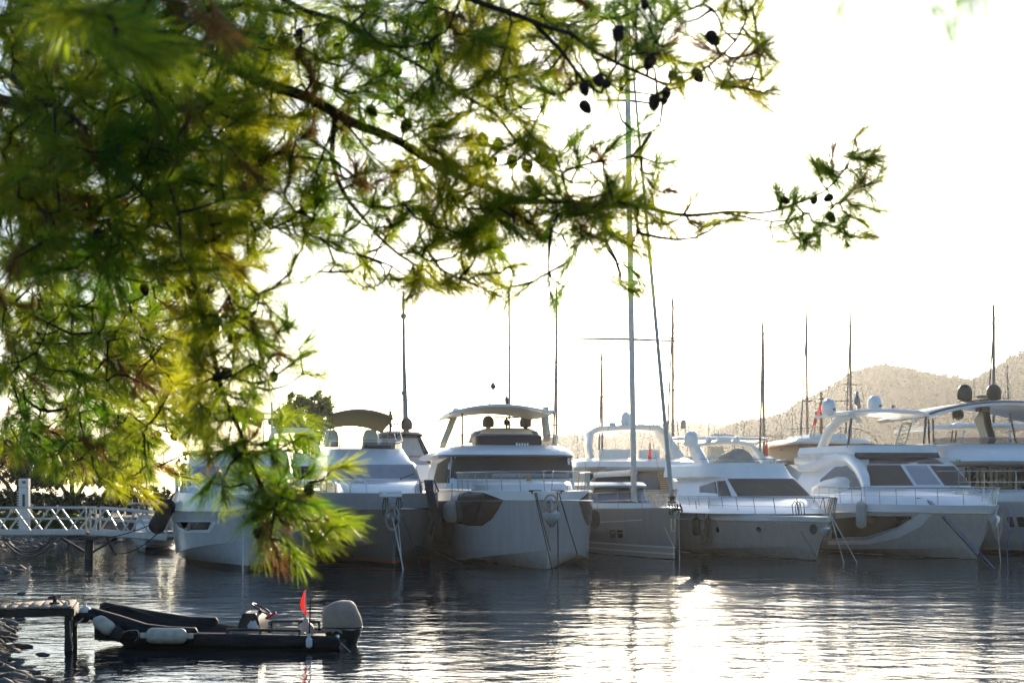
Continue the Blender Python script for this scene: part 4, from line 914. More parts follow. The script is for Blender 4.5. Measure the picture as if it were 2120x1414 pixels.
# ================================================================== boats of the rows behind
def plain_hull(b, L, Bm, z0, z1, m, rake=.6, **k):
    b.hull(L, [dict(y0=.8, B=.5, z0=-.6, z1=-.6), dict(y0=0, B=Bm*.86, p=2.1, tb=.5, z0=-.03, z1=-.03), dict(y0=-rake*.5, b0=.04, B=Bm*.95, p=2.4, tb=.5, z0=.6, z1=.3), dict(y0=-rake, b0=.06, B=Bm, p=2.8, tb=.5, z0=z0, z1=z1)], m, N=24, **k)
# H: flybridge yacht behind the sailing yacht
b = Boat('motor_yacht', 'cream flybridge yacht behind the grey sailing yacht, seen below its open hardtop', 'yacht', 1335, 0, 6, 'motor yachts of the row behind', Y=61)
plain_hull(b, 17, 2.6, 2.1, 2.0, HF)
b.solid('cabin', [b.lev(4.5, 1212, 1440, 1040, 1.0, 15, 3.4), b.lev(4.8, 1214, 1438, 975, .8, 15, 3.6)], mat('cabin_tan', (.5, .42, .3), .5, var=.1))
b.decal('windscreen', [(1222, 982), (1318, 982), (1318, 1018), (1222, 1018)], ['cabin'], GLASS, off=.012, rows=4); b.decal('windscreen', [(1322, 978), (1358, 978), (1366, 1012), (1322, 1012)], ['cabin'], GLASSG, off=.012, rows=4)
mb = MB()
for k in range(9): mb.tube([b.l(1364, 984+4.5*k, 4.55), b.l(1430, 984+4.5*k, 4.75)], .02, 4)
b.build(mb, 'louvre', TEAK)
b.solid('flybridge', [b.lev(3.9, 1206, 1440, 974, 1.4, 16, 3.2), b.lev(3.5, 1194, 1446, 966, 1.5, 16, 3.2), b.lev(3.7, 1194, 1440, 955, 1.5, 16, 3), b.lev(4.6, 1212, 1425, 948, 1.3, 16, 3)], GEL)
mb = MB(); mb.sweep([b.l(1252, 972, 3.6), b.l(1235, 985, 3.5), b.l(1222, 1000, 3.6)], .1, [.5, .5, .3]); b.build(mb, 'awning_bracket', TANC)
mb = MB(); mb.sweep([b.l(1222, 955, 7), b.l(1217, 925, 7.4), b.l(1219, 900, 7.8), b.l(1232, 890, 8), b.l(1300, 886, 8), b.l(1352, 888, 8), b.l(1372, 900, 7.8), b.l(1388, 928, 7.3), b.l(1402, 950, 6.8)], [1.6, 1.4, 1.8, 2.4, 2.6, 2.4, 1.8, 1.4, 1.6], [.22, .2, .22, .24, .24, .24, .3, .42, .5], side=(0, 1, 0)); b.build(mb, 'hardtop_arch', GELW, smooth=50)
b.dome(1296, 885, 8, 11, 33, GEL, 2)
p = b.l(1268, 884, 8); mb = MB(); mb.box(p+Vector((0, 0, .1)), (.3, .3, .25), .05); mb.box(p+Vector((-.1, 0, .28)), (1.1, .1, .07)); b.build(mb, 'radar_scanner', GEL)
b.solid('helm_seat', [b.lev(6, 1240, 1305, 955, .3, 6.8, 4), b.lev(6, 1240, 1305, 930, .3, 6.6, 4)], GELW); b.solid('helm_seat', [b.lev(6, 1322, 1366, 955, .3, 6.8, 4), b.lev(6, 1322, 1366, 931, .3, 6.6, 4)], GELW)
mb = MB(); p = b.l(1345, 953, 4.4); mb.tube([p, b.l(1346, 916, 4.4)], .02, 5); b.build(mb, 'flagstaff', TEAK)
mb = MB(); mb.grid([[b.l(1345+dx, y_, 4.4)+Vector((0, .05*math.sin(i*1.5), 0)) for i, dx in enumerate(ds)] for y_, ds in ((923, (0, 1, 2)), (935, (-2, 1, 3)), (950, (-4, 0, 3)), (958, (-1, 1, 2)))]); b.build(mb, 'flag', FLAGM)
# I: black-roofed yacht behind the taupe one
b = Boat('motor_yacht', 'dark roofed yacht with pale canvas enclosure between the taupe and the largest yacht', 'yacht', 850, 0, 10, 'motor yachts of the row behind', Y=58)
plain_hull(b, 16, 2.4, 2.2, 2.1, HB)
b.solid('cabin', [b.lev(4, 758, 896, 1010, 1.0, 13, 3.2), b.lev(4.3, 762, 894, 975, 1, 13, 3.2), b.lev(4.4, 766, 892, 962, 1, 13, 3.2)], GEL)
b.solid('canvas_enclosure', [b.lev(5, 768, 891, 962, .9, 10, 3.6), b.lev(5.6, 790, 870, 906, .7, 9.8, 3.6), b.lev(5.9, 794, 864, 901, .6, 9.6, 3.6)], mat('clear_vinyl', (.42, .42, .43), .35, var=.12, scale=1.5, bump=.3, bscale=3))
b.decal('canvas_edge', [(861, 902), (871, 904), (892, 946), (892, 962), (884, 958)], ['canvas_enclosure'], BLACK, off=.02)
b.solid('hardtop', [b.lev(5.2, 786, 876, 902, .8, 10, 3), b.lev(5.1, 784, 876, 898, .8, 10, 3), b.lev(5.4, 790, 868, 893, .8, 10, 3)], BLACK)
b.tube('grab_rail', [b.l(846, 945, 4.9), b.l(890, 945, 4.9)], .03, TEAK)
b.dome(842, 889, 7, 12, 25, DOMEB, 4)
p = b.l(808, 894, 7); mb = MB(); mb.tube([p, p+Vector((0, 0, .95))], .06, 8); mb.box(p+Vector((0, 0, .75)), (1.0, .12, .07)); mb.box(p+Vector((0, 0, .35)), (.8, .1, .05)); mb.tube([p+Vector((0, 0, .95)), p+Vector((.02, 0, 1.15)), p+Vector((-.05, 0, 1.28))], .018, 5); b.build(mb, 'radar_mast', BLACK)
# L: white arch between A and B
b = Boat('motor_yacht', 'white yacht with rounded radar arch and black dome between the two leftmost yachts', 'yacht', 640, 0, 8, 'motor yachts of the row behind', Y=60)
plain_hull(b, 15, 2.3, 2.0, 2.0, HA)
b.solid('cabin', [b.lev(4, 560, 668, 1010, 1, 13, 3), b.lev(4.6, 564, 662, 958, 1, 13, 3), b.lev(5, 568, 656, 950, 1, 12, 3)], GEL)
b.decal('windscreen', [(570, 966), (655, 966), (660, 990), (566, 990)], ['cabin'], GLASS, off=.012)
mb = MB(); mb.sweep([b.l(560, 950, 7), b.l(562, 905, 7), b.l(568, 893, 7), b.l(600, 891, 7), b.l(640, 892, 7), b.l(650, 899, 7), b.l(655, 925, 7), b.l(662, 952, 7)], [1.2, 1.0, 1.2, 1.6, 1.6, 1.2, 1.0, 1.2], [.25, .22, .22, .22, .22, .24, .26, .4], side=(0, 1, 0)); b.build(mb, 'radar_arch', GELW, smooth=50)
d_ = b.dome(620, 889, 7, 13, 27, DGREY, 3)
b.solid('deck_box', [b.lev(5.4, 606, 642, 952, .2, 6.5, 5), b.lev(5.4, 606, 642, 938, .2, 6.5, 5)], GELW)
b.tube('antenna_mast', [b.l(563, 892, 7), b.l(563, 832, 7)], .06, ALUW)
mb = MB(); p = b.l(563, 856, 7); mb.box(p, (1.0, .1, .07)); mb.lathe([(.04, 0), (.1, .02), (.1, .14), (.03, .18)], p+Vector((.3, 0, .1)), 10); b.build(mb, 'radar_scanner', DGREY)
# K: wooden wheelhouse motorboat behind F
b = Boat('trawler_yacht', 'wood trimmed trawler yacht behind the quarter arch, with a red flag at its stern rail', 'yacht', 1745, 0, 4, 'motor yachts of the row behind', Y=70)
plain_hull(b, 16, 2.8, 2.3, 2.2, HF)
b.solid('cabin', [b.lev(4, 1650, 1815, 1010, 1, 14, 4), b.lev(4.2, 1650, 1812, 962, 1, 14, 4)], GEL)
b.solid('wheelhouse', [b.lev(5, 1650, 1795, 964, .8, 12, 4), b.lev(5.2, 1654, 1790, 916, .8, 12, 4)], TEAK)
b.decal('window', [(1655, 926), (1664, 926), (1664, 944), (1655, 944)], ['wheelhouse'], GLASS, rows=3, cols=4)
for x0 in (1668, 1690, 1712, 1740): b.decal('window', [(x0, 926), (x0+16, 926), (x0+16, 944), (x0, 944)], ['wheelhouse'], GLASSG, rows=3, cols=4)
b.solid('wheelhouse_roof', [b.lev(4.4, 1644, 1802, 918, .8, 13, 3.4), b.lev(4.3, 1642, 1804, 914, .8, 13, 3.4), b.lev(4.6, 1648, 1796, 907, .8, 13, 3.4)], GELW)
b.solid('roof_locker', [b.lev(6, 1676, 1755, 908, .5, 11, 3), b.lev(6, 1678, 1752, 898, .5, 11, 3)], GEL)
b.tube('roof_rail', [[b.l(1643, 908, 4.6), b.l(1642, 896, 4.6), b.l(1650, 887, 4.6), b.l(1700, 884, 4.6), b.l(1780, 888, 4.6), b.l(1812, 905, 4.8), b.l(1818, 920, 5)]]+[[b.l(x_, 908, 4.6), b.l(x_, 886, 4.6)] for x_ in (1660, 1685, 1712, 1740, 1770)], .022, ALU)
p = b.l(1700, 900, 7); mb = MB(); mb.tube([p, p+Vector((0, 0, 2.3))], [.09, .05], 8); mb.box(p+Vector((0, 0, 1.0)), (.5, .3, .2), .05); mb.box(p+Vector((.12, 0, 1.55)), (.3, .2, .16), .05); mb.box(p+Vector((0, 0, 1.95)), (.22, .2, .14), .04); b.build(mb, 'signal_mast', TEAK)
mb = MB(); mb.tube([b.l(1676, 905, 6), b.l(1698, 836, 6)], .025, 6); b.build(mb, 'flagstaff', TEAK)
mb = MB(); rows_ = []
for i in range(9):
    f = i/8; rows_.append([b.l(1696.5-16*f-(1-f)*1+dx*(9-3*f)+1.5*f, 843+38*f-(6*dx*(1-f)), 6)+Vector((0, .08*math.sin(dx*6+f*3), 0)) for dx in (0, .33, .66, 1)])
mb.grid(rows_); b.build(mb, 'flag', FLAGM)
mb = MB(); cc = b.l(1694, 858, 5.85); mb.tube([cc+Vector((.15*math.cos(a), 0, .2*math.sin(a))) for a in [R(60+i*30) for i in range(9)]], [.015, .03, .045, .055, .06, .055, .045, .03, .015], 6); mb.lathe([(.001, -.01), (.05, 0), (.001, .01)], cc+Vector((.13, 0, -.05)), 5, Matrix.Rotation(R(90), 4, 'X')); b.build(mb, 'flag_crescent', GEL)
# J: stern gear of a small boat between E and F, M: white hardtop behind G, O: low white boats behind E
b = Boat('motor_yacht', 'white yacht glimpsed behind the black hardtop at the right edge', 'yacht', 2070, 0, 6, 'motor yachts of the row behind', Y=68)
plain_hull(b, 18, 3.0, 2.3, 2.2, HF)
b.solid('cabin', [b.lev(4, 1945, 2210, 1010, 1.2, 15, 3), b.lev(4.4, 1948, 2205, 930, 1.2, 15, 3)], GEL)
b.solid('flybridge', [b.lev(3.6, 1936, 2215, 932, 1.6, 16, 3), b.lev(3.4, 1930, 2220, 926, 1.6, 16, 3), b.lev(3.8, 1940, 2210, 916, 1.6, 16, 3)], GEL)
ht = [b.l(1918+280*f, 893-8*math.sin(math.pi*min(.96, .1+f*.9))**.7-4*f, 6) for f in [i/12 for i in range(13)]]
mb = MB(); mb.loft(slab(ht, 4.5, 0, .14)); b.build(mb, 'hardtop', GEL, smooth=45)
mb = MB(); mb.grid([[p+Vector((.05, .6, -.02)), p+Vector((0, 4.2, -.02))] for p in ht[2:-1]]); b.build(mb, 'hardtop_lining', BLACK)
for x_ in (1972, 1980, 1996, 2090):
    b.tube('hardtop_post', [b.l(x_-4, 925, 6.5), b.l(x_, 890, 6.5)], .04, BLACK if x_ < 1990 else GEL)
b.dome(1985, 886, 8, 13, 12, GEL, 2)
b = Boat('motor_yacht', 'low white boat behind the radar arch of the flybridge cruiser', 'yacht', 1500, 0, 6, 'motor yachts of the row behind', Y=72)
plain_hull(b, 14, 2.4, 2.2, 2.1, HF)
b.solid('cabin', [b.lev(3, 1410, 1620, 1000, 1, 12, 3), b.lev(3.4, 1414, 1612, 950, 1, 12, 3), b.lev(3.8, 1420, 1600, 944, 1, 12, 3)], GELW)
b.decal('windscreen', [(1422, 958), (1608, 958), (1612, 976), (1418, 976)], ['cabin'], GLASS, off=.012)
b.solid('hardtop', [b.lev(5, 1395, 1588, 911, 1, 9, 3), b.lev(4.9, 1394, 1590, 907, 1, 9, 3), b.lev(5.2, 1400, 1582, 903, 1, 9, 3)], GELW)
for x_ in (1404, 1468, 1520, 1575): b.tube('hardtop_post', [b.l(x_, 946, 6), b.l(x_, 908, 6)], .035, ALUW)
b.solid('seat', [b.lev(6, 1470, 1500, 944, .3, 7, 3), b.lev(6, 1472, 1498, 924, .3, 7, 3)], CREAM)
mb = MB(); p = b.l(1405, 905, 6); mb.tube([p, p+Vector((-.1, 0, .9)), p+Vector((.1, 0, 1.25)), p+Vector((.35, 0, 1.2)), p+Vector((.4, 0, .1))], .025, 5); mb.box(p+Vector((.25, 0, .7)), (.25, .2, .5), .06); b.build(mb, 'light_frame', ALU)
b = Boat('motor_boat', 'small boat with a red lamp on a black stand, behind the quarter arch', 'boat', 1640, 0, 4, 'motor yachts of the row behind', Y=74)
plain_hull(b, 12, 2.2, 2.0, 2.0, HF)
b.solid('cabin', [b.lev(3, 1585, 1680, 1000, 1, 10, 3), b.lev(3.4, 1590, 1672, 958, 1, 10, 3), b.lev(3.8, 1596, 1664, 952, 1, 10, 3)], GELW)
b.decal('windscreen', [(1594, 962), (1668, 962), (1674, 984), (1590, 984)], ['cabin'], GLASS, off=.012)
p = b.l(1627, 952, 5); mb = MB(); mb.tube([p, p+Vector((-.05, 0, .5)), p+Vector((-.1, 0, .85))], .05, 6); mb.box(p+Vector((.05, 0, .55)), (.75, .15, .06)); mb.box(p+Vector((-.05, 0, .3)), (.3, .25, .3), .06); b.build(mb, 'lamp_stand', BLACK)
mb = MB(); mb.lathe([(.02, .8), (.1, .84), (.13, .94), (.1, 1.04), (.02, 1.08)], p+Vector((-.1, 0, 0)), 12); b.build(mb, 'lamp', mat('red_lamp', (.6, .12, .06), .4))
p = b.l(1590, 960, 3.6); b.tube('flagstaff', [p, b.l(1588, 908, 3.6)], .02, TEAK)
mb = MB(); mb.grid([[b.l(1587+dx, y_, 3.55)+Vector((0, .04*math.sin(y_), 0)) for dx in ds] for y_, ds in ((912, (0, .7, 1.5)), (925, (-2, 0, 2)), (945, (-3, 0, 3)), (952, (-2.5, 0, 2)))]); b.build(mb, 'flag', FLAGM)

# N: small boat at the left, bow on
b = Boat('motor_boat', 'small white motorboat with a black T-top moored behind the gangway', 'boat', 302, 1141, 6)
b.hull(6.5, [dict(y0=.5, B=.3, z0=-.3, z1=-.3), dict(y0=0, B=.8, p=2, tb=.5, z0=-.03, z1=-.03), dict(y0=-.1, b0=.03, B=.95, p=2.2, tb=.5, z0=.35, z1=.2), dict(y0=-.4, b0=.05, B=1.1, p=2.6, tb=.5, z0=.8, z1=.65)], HA, N=20)
for s_ in (-1, 1):
    mb = MB(); mb.tube([b.S(s_, 1.7, t)+Vector((s_*.012, 0, 0)) for t in (.04, .1, .2, .3)], .02, 5); b.build(mb, 'spray_rail', DGREY)
b.solid('console', [b.lev(2.4, 280, 330, 1100, .3, 3.4, 3), b.lev(2.5, 282, 328, 1075, .3, 3.3, 3), b.lev(2.7, 288, 322, 1066, .3, 3.2, 3)], GEL)
b.solid('t_top', [b.lev(1.9, 262, 334, 1048, .5, 4, 2.6), b.lev(1.9, 262, 334, 1045, .5, 4, 2.6), b.lev(2.1, 266, 330, 1041, .5, 3.8, 2.6)], BLACK)
for x_ in (274, 287, 316, 328): b.tube('t_top_post', [b.l(x_, 1095, 2.8), b.l(x_, 1046, 2.8)], .022, STEEL)
mb = MB()
for x_ in (274, 287, 325): mb.tube([b.l(x_, 1042, 2.5), b.l(x_, 1032, 2.5)], .02, 5)
b.build(mb, 'rod_holder', STEEL)
p = b.l(299, 1040, 2.4); mb = MB(); mb.box(p+Vector((0, 0, .1)), (.3, .25, .2), .05); mb.lathe([(.1, .2), (.06, .3), (.06, .38), (.02, .44)], p, 8); b.build(mb, 'life_jacket', REDF)
mb = MB(); mb.box(b.l(268, 1088, 1.6), (.35, .3, .35), .06); b.build(mb, 'deck_gear', BLACK)

# ================================================================== sailing yachts behind: tall bare masts
HS = hullpaint('hull_sail', (.6, .6, .58), [(.05, BLACKB)])
SG = 'sailing yachts moored behind the motor yachts'
def sailboat(label, px, ptop, Y, th, m, spreaders, stay=None, lean=0, pb=1040, collars=(), backstay=True):
    b = Boat('sailing_yacht', label, 'sailboat', px, 0, 4, SG, Y=Y-5)
    b.hull(12, [dict(y0=1, B=.3, z0=-.5, z1=-.5), dict(y0=.2, B=1.5, p=1.8, tb=.6, z0=-.03, z1=-.03), dict(y0=-.3, b0=.05, B=1.9, p=1.9, tb=.6, z0=1.3, z1=1.05)], HS, N=16, mdeck=TEAK)
    b.solid('coachroof', [dict(z=1.2, yf=3.5, d=1, x0=0, w=1.2, yb=8, n=2.4), dict(z=1.6, yf=4, d=1, x0=0, w=1.0, yb=7.6, n=2.4)], GEL)
    k = (Y)/F; ft = Vector((b.l(px, 1000, 5).x, 5, 1.3)); tp = b.l(px+lean, ptop, 5)
    mb = MB(); mb.tube([ft, ft.lerp(tp, .5), ft.lerp(tp, .9), tp], [th/2*k, th/2*k, th*.46*k, th*.34*k], 10); b.build(mb, 'mast', m)
    mb = MB(); wires = [[], []]
    for py, wl, wr, dy in spreaders:
        f = (b.l(px, py, 5).z-ft.z)/(tp.z-ft.z); c_ = ft.lerp(tp, f)
        l_, r_ = c_+Vector((-wl*k, .15, -dy*k)), c_+Vector((wr*k, .15, -dy*k)); wires[0].append(l_); wires[1].append(r_)
        mb = MB(); mb.tube([l_, c_, r_], [.02, .035, .02], 5); b.build(mb, 'spreader', m)
    mb = MB()
    for i, s_ in enumerate((-1, 1)): mb.tube([Vector((s_*1.75, 5.4, 1.2))]+sorted(wires[i], key=lambda p: p.z)+[ft.lerp(tp, .97)], .013, 4)
    mb.tube([Vector((0, -.2, 1.3)), ft.lerp(tp, .95)], .013, 4); mb.tube([Vector((0, 11.8, 1.1)), tp], .013, 4)
    b.build(mb, 'rigging', WIRE)
    if stay:
        mb = MB(); mb.tube([b.l(px+stay[0], 1000, 1), b.l(px+stay[0]*.5+lean*.4, (1000+stay[1])/2, 3), b.l(px+lean+(-1 if stay[0] < 0 else 1), stay[1], 4.8)], [th*.42*k, th*.34*k, th*.2*k], 6); b.build(mb, 'furled_sail', m if m is not ALUW else TEAK)
    for py in collars:
        f = (b.l(px, py, 5).z-ft.z)/(tp.z-ft.z); c_ = ft.lerp(tp, f); mb = MB(); mb.lathe([(th*.5*k, -.12), (th*.85*k, -.08), (th*.85*k, .08), (th*.5*k, .12)], c_, 10); b.build(mb, 'mast_collar', m)
    mb = MB(); mb.tube([tp, tp+Vector((0, 0, .35))], .012, 4); mb.tube([tp+Vector((-.12, 0, .12)), tp+Vector((.15, 0, .14))], .012, 4); b.build(mb, 'wind_vane', BLACK)
    mb = MB(); mb.tube([ft+Vector((0, .2, 1)), ft+Vector((0, 4.6, 1))], .09, 8); b.build(mb, 'boom', m)
    return b
sailboat('sailing yacht behind the taupe yacht, its dark mast the leftmost', 839, 604, 70, 6.5, mat('mast_green_grey', (.12, .15, .15), .4, var=.12), [(828, 36, 35, -2)], (9, 690), -4, collars=(655, 814))
sailboat('sailing yacht behind the hardtop of the largest yacht, with two pairs of thin spreaders', 1056, 608, 84, 4.5, ALU, [(720, 22, 24, -3), (809, 36, 36, -3)], (-3, 730), -2)
sailboat('sailing yacht just right of the hardtop of the largest yacht, slim mast coloured brown for the glare', 1152, 600, 82, 5, MASTB, [(751, 28, 32, 1), (880, 36, 44, -3)], (-8, 690), 0)
sailboat('sailing yacht with the short mast left of the tall white mast', 1247, 722, 92, 5, MASTB, [(822, 18, 24, 0)], (-9, 745), -1)
sailboat('sailing yacht right of the tall white mast, its mast fading in the sun glare', 1393, 612, 84, 5.5, MASTB, [(700, 20, 16, 0), (808, 38, 36, -1)], (-16, 655), 0)
sailboat('sailing yacht behind the cruiser, two furled sails coloured glare brown leaning on its mast', 1583, 668, 80, 6, MASTB, [(792, 24, 32, 0), (903, 42, 40, 0)], (-12, 690), -4)
sailboat('sailing yacht rising over the trawler, mast left of the big white dome', 1673, 646, 82, 5, MASTB, [(830, 30, 20, 0)], (-22, 700), -4)
sailboat('sailing yacht whose mast stands between the two white domes', 1762, 650, 84, 5, MASTB, [(796, 24, 24, 0), (830, 44, 30, 0)], (-16, 700), -2)
sailboat('sailing yacht behind the black domes, tall dark mast at the right edge', 2058, 631, 84, 6, MASTD, [(824, 22, 38, 0)], (-24, 690), -1)
sailboat('small sailing yacht with a short dark mast beside the right edge of the frame', 2098, 764, 95, 2.4, MASTD, [(870, 16, 18, 0)], None, -13)
for px_, pt, lb in ((1467, 806, 'far sailing yacht with hair thin mast left of the cruiser console'), (1540, 800, 'far sailing yacht with hair thin mast over the tan console cover'), (1641, 836, 'far sailing yacht with hair thin mast left of the trawler'), (1608, 896, 'far sailing yacht with short thin mast above the red lamp')):
    sailboat(lb, px_, pt, 130, 1.5, ALU, [((pt+940)/2, 12, 12, 0)])
# ================================================================== the dark workboat tender in front
b = Boat('tender_boat', 'dark open workboat tied to the small dock, with grey covered outboard and red flag', 'boat', 455, 0, -3, Y=22.35)
UC = .88
def sec(px, yb, yt, hw, flare=.06):
    t = b.l(px, yt, 0); k = b.l(px, yb, 0)
    xs_ = t.x; zt, zb = t.z, k.z
    pts = [(-hw, zt), (-hw-flare, zt*.5+zb*.5), (-hw*.86, zb+.05), (-hw*.4, zb-.05), (0, zb-.12), (hw*.4, zb-.05), (hw*.86, zb+.05), (hw+flare, zt*.5+zb*.5), (hw, zt), (hw*.88, zt-.02), (hw*.8, min(.10, zt-.06)), (-hw*.8, min(.10, zt-.06)), (-hw*.88, zt-.02)]
    return [Vector((xs_, UC+q[0], q[1])) for q in pts]
mb = MB(); mb.loft([sec(*q) for q in ((171, 1287, 1268, .42, .0), (180, 1296, 1266, .50, .03), (200, 1314, 1270, .62), (245, 1344, 1288, .76), (300, 1354, 1302, .84), (420, 1356, 1315, .86), (560, 1356, 1320, .86), (660, 1356, 1323, .85), (702, 1355, 1326, .83))]); b.build(mb, 'hull', RIBK, smooth=50)
def collar(pts, u, w_, h_, name='side_collar'):
    P = [b.l(px, py, u) for px, py in pts]
    n = len(P); ww = [w_*.55]+[w_]*(n-2)+[w_*.5]; hh = [h_*.6]+[h_]*(n-2)+[h_*.45]
    mb = MB(); mb.sweep(P, ww, hh, side=(0, 1, 0)); return b.build(mb, name, RIBK, smooth=60)
collar([(183, 1268), (190, 1270), (240, 1284), (300, 1303), (350, 1309), (395, 1311), (404, 1311), (409, 1311)], .02, .17, .19)
collar([(208, 1256), (216, 1257), (255, 1265), (330, 1278), (390, 1287), (436, 1289), (446, 1289), (451, 1290)], 1.7, .17, .19)
collar([(400, 1323), (410, 1323), (520, 1325), (640, 1328), (696, 1331), (704, 1333)], .02, .2, .2, 'gunwale_tube')
collar([(440, 1304), (452, 1304), (560, 1308), (660, 1310), (696, 1312), (704, 1313)], 1.7, .2, .18, 'gunwale_tube')
mb = MB(); mb.sweep([b.l(172, 1278, .35), b.l(171, 1277, .9), b.l(172, 1276, 1.4)], .2, .16, side=(1, 0, 0)); b.build(mb, 'bow_board', RIBK)
mb = MB(); mb.sweep([b.l(470, 1303, .1), b.l(545, 1303.5, .1), b.l(622, 1304.5, .1)], .05, .045, side=(0, 1, 0))
for x_ in (471, 540, 621): mb.sweep([b.l(x_, 1303, .1), b.l(x_, 1318, .1)], .05, .035, side=(0, 1, 0))
b.build(mb, 'grab_rail', BLACK)
mb = MB(); mb.sweep([b.l(562, 1285, 1.6), b.l(610, 1285.5, 1.6), b.l(662, 1287, 1.6)], .05, .045, side=(0, 1, 0))
for x_ in (563, 620, 661): mb.sweep([b.l(x_, 1285, 1.6), b.l(x_, 1300, 1.6)], .05, .035, side=(0, 1, 0))
b.build(mb, 'grab_rail', BLACK)
mb = MB(); mb.box(Vector((b.l(485, 1312, .88).x, .88, .12)), (2.9, 1.25, .03), .01); b.build(mb, 'floor', DECKG)
# console and wheel
p = b.l(528, 1304, .9); mb = MB()
mb.loft([[p+Vector((x, y, z)) for x, y in ((-.2*f, -.28), (.14*f, -.3), (.14*f, .3), (-.2*f, .28))] for z, f in ((-.1, 1), (.1, 1.05), (.2, .9), (.3, .55))])
mb.box(p+Vector((-.12, -.05, .26)), (.1, .42, .1), .03); mb.sweep([p+Vector((0, 0, .2)), p+Vector((.1, 0, .32))], .09, .09); b.build(mb, 'console', BLACK)
cw = p+Vector((.11, 0, .345)); ax_ = Vector((.5, 0, .86)); e1 = Vector((.86, 0, -.5)); e2 = Vector((0, 1, 0)); mb = MB()
mb.tube([cw+e1*(.17*math.cos(a))+e2*(.17*math.sin(a)) for a in [i*math.pi/12 for i in range(25)]], .016, 7)
for a in (0, 2.1, 4.2): mb.tube([cw-ax_*.03, cw+e1*(.17*math.cos(a))+e2*(.17*math.sin(a))], .012, 5)
b.build(mb, 'steering_wheel', mat('wheel_brown', (.1, .05, .03), .4))
mb = MB(); q = p+Vector((.2, -.1, .2)); mb.tube([q, q+Vector((.1, 0, .06)), q+Vector((.17, 0, .1))], .022, 6); b.build(mb, 'throttle', REDF)
def rag(px, py, u, sx, sy, sz, m, name, label, seed):
    r_ = random.Random(seed); c_ = b.W(b.l(px, py, u)); n = 14; rows_ = []
    for i in range(7):
        f = i/6; rr = math.sin(math.pi*(.08+.84*f))**.6
        rows_.append([c_+Vector((sx*rr*math.cos(a)*(1+r_.uniform(-.25, .2)), sy*rr*math.sin(a), -sz+2*sz*f+r_.uniform(-.2, .2)*sz)) for a in [2*math.pi*k/n for k in range(n)]])
    mb = MB(); mb.loft(rows_); return tag(mb.build(name, m, smooth=70), label, name.replace('_', ' '))
rag(524, 1297, .55, .09, .08, .09, ROPEW, 'cloth', 'crumpled white cloth tucked under the console of the dark workboat', 1)
rag(511, 1309, .35, .26, .1, .05, TANC, 'canvas_bundle', 'tan canvas bundle lying ahead of the console of the workboat', 2)
rag(598, 1311, .35, .30, .1, .05, FENDC, 'canvas_bundle', 'cream canvas bundle lying astern of the console of the workboat', 3)
# buoy, flag
c_ = b.W(b.l(633, 1304, .8)); mb = MB(); mb.lathe([(.02, -.13), (.08, -.11), (.13, -.04), (.14, .03), (.11, .09), (.05, .13), (.04, .18), (.02, .2)], c_, 16); tag(mb.build('mooring_buoy', mat('buoy_faded_orange', (.62, .42, .32), .55, var=.15), smooth=60), 'faded pink mooring buoy carried in the stern of the workboat', 'buoy')
b.tube('flagstaff', [b.l(632.5, 1300, .8), b.l(632.5, 1221, .8)], .012, mat('staff_pale', (.6, .56, .5), .4))
mb = MB(); mb.grid([[b.l(x_, y_, .8)+Vector((0, .02*math.sin(y_*.3+j), 0)) for j, x_ in enumerate(xs_)] for y_, xs_ in ((1223, (629, 631, 632.5)), (1238, (625, 628.5, 632.5)), (1250, (622, 627, 633)), (1258, (624, 629, 634)), (1266, (628, 632, 636)), (1273, (635, 636, 637)))]); b.build(mb, 'flag', FLAGM)
mb = MB(); mb.box(b.l(700, 1326, .88), (.07, 1.5, .24), .02); b.build(mb, 'transom', RIBK)
# outboard
o0 = empty('outboard', (0, 0, 0)); o0.parent = b.root
def osec(py, x0, x1, hw):
    a = b.l(x0, py, .88); c2 = b.l(x1, py, .88); cx_ = (a.x+c2.x)/2; rx = (c2.x-a.x)/2
    return [Vector((cx_+rx*math.copysign(abs(math.cos(t))**.75, math.cos(t)), .88+hw*math.copysign(abs(math.sin(t))**.8, math.sin(t)), a.z)) for t in [2*math.pi*k/20 for k in range(20)]]
mb = MB(); mb.loft([osec(*q) for q in ((1302, 668, 748, .2), (1290, 668, 749, .22), (1272, 668, 746, .23), (1262, 669.5, 741, .22), (1253, 676, 736, .2), (1246, 690, 730, .15), (1243, 701, 724, .09))])
for v in range(len(mb.v)):
    x, y, z = mb.v[v]; mb.v[v] = (x+.012*math.sin(z*70+y*9), y+.014*math.sin(x*40+z*25), z)
b.build(mb, 'cowl_cover', mat('taupe_canvas', (.42, .32, .25), .85, var=.15, bump=.4, bscale=9), o0, smooth=70)
mb = MB(); mb.tube([q+(q-Vector((b.l(708, 1294, .88).x, .88, q.z)))*.02 for q in osec(1297, 668, 749, .215)+osec(1297, 668, 749, .215)[:1]], .012, 5); b.build(mb, 'drawstring', BLACK, o0)
mb = MB(); mb.loft([osec(*q) for q in ((1300, 671, 748, .19), (1312, 674, 747, .19), (1322, 682, 742, .15), (1334, 700, 738, .1), (1350, 712, 734, .07), (1368, 712, 734, .06))]); b.build(mb, 'leg', BLACK, o0, smooth=50)
mb = MB(); pp = b.l(716, 1302, .69)
for k in range(5): mb.box(pp+Vector((k*.028, 0, 0)), (.018, .006, .03 if k % 2 else .024), .002)
b.build(mb, 'lettering', GEL, o0)
mb = MB(); mb.sweep([b.l(678, 1314, .88), b.l(694, 1318, .88), b.l(704, 1330, .88)], .2, .09, side=(0, 1, 0)); b.build(mb, 'bracket', BLACK, o0)
mb = MB(); mb.tube([b.l(690, 1332, .1), b.l(700, 1316, .3)], .03, 6); b.build(mb, 'steering_rod', STEEL, o0)
TG = 'fenders of the workboat'
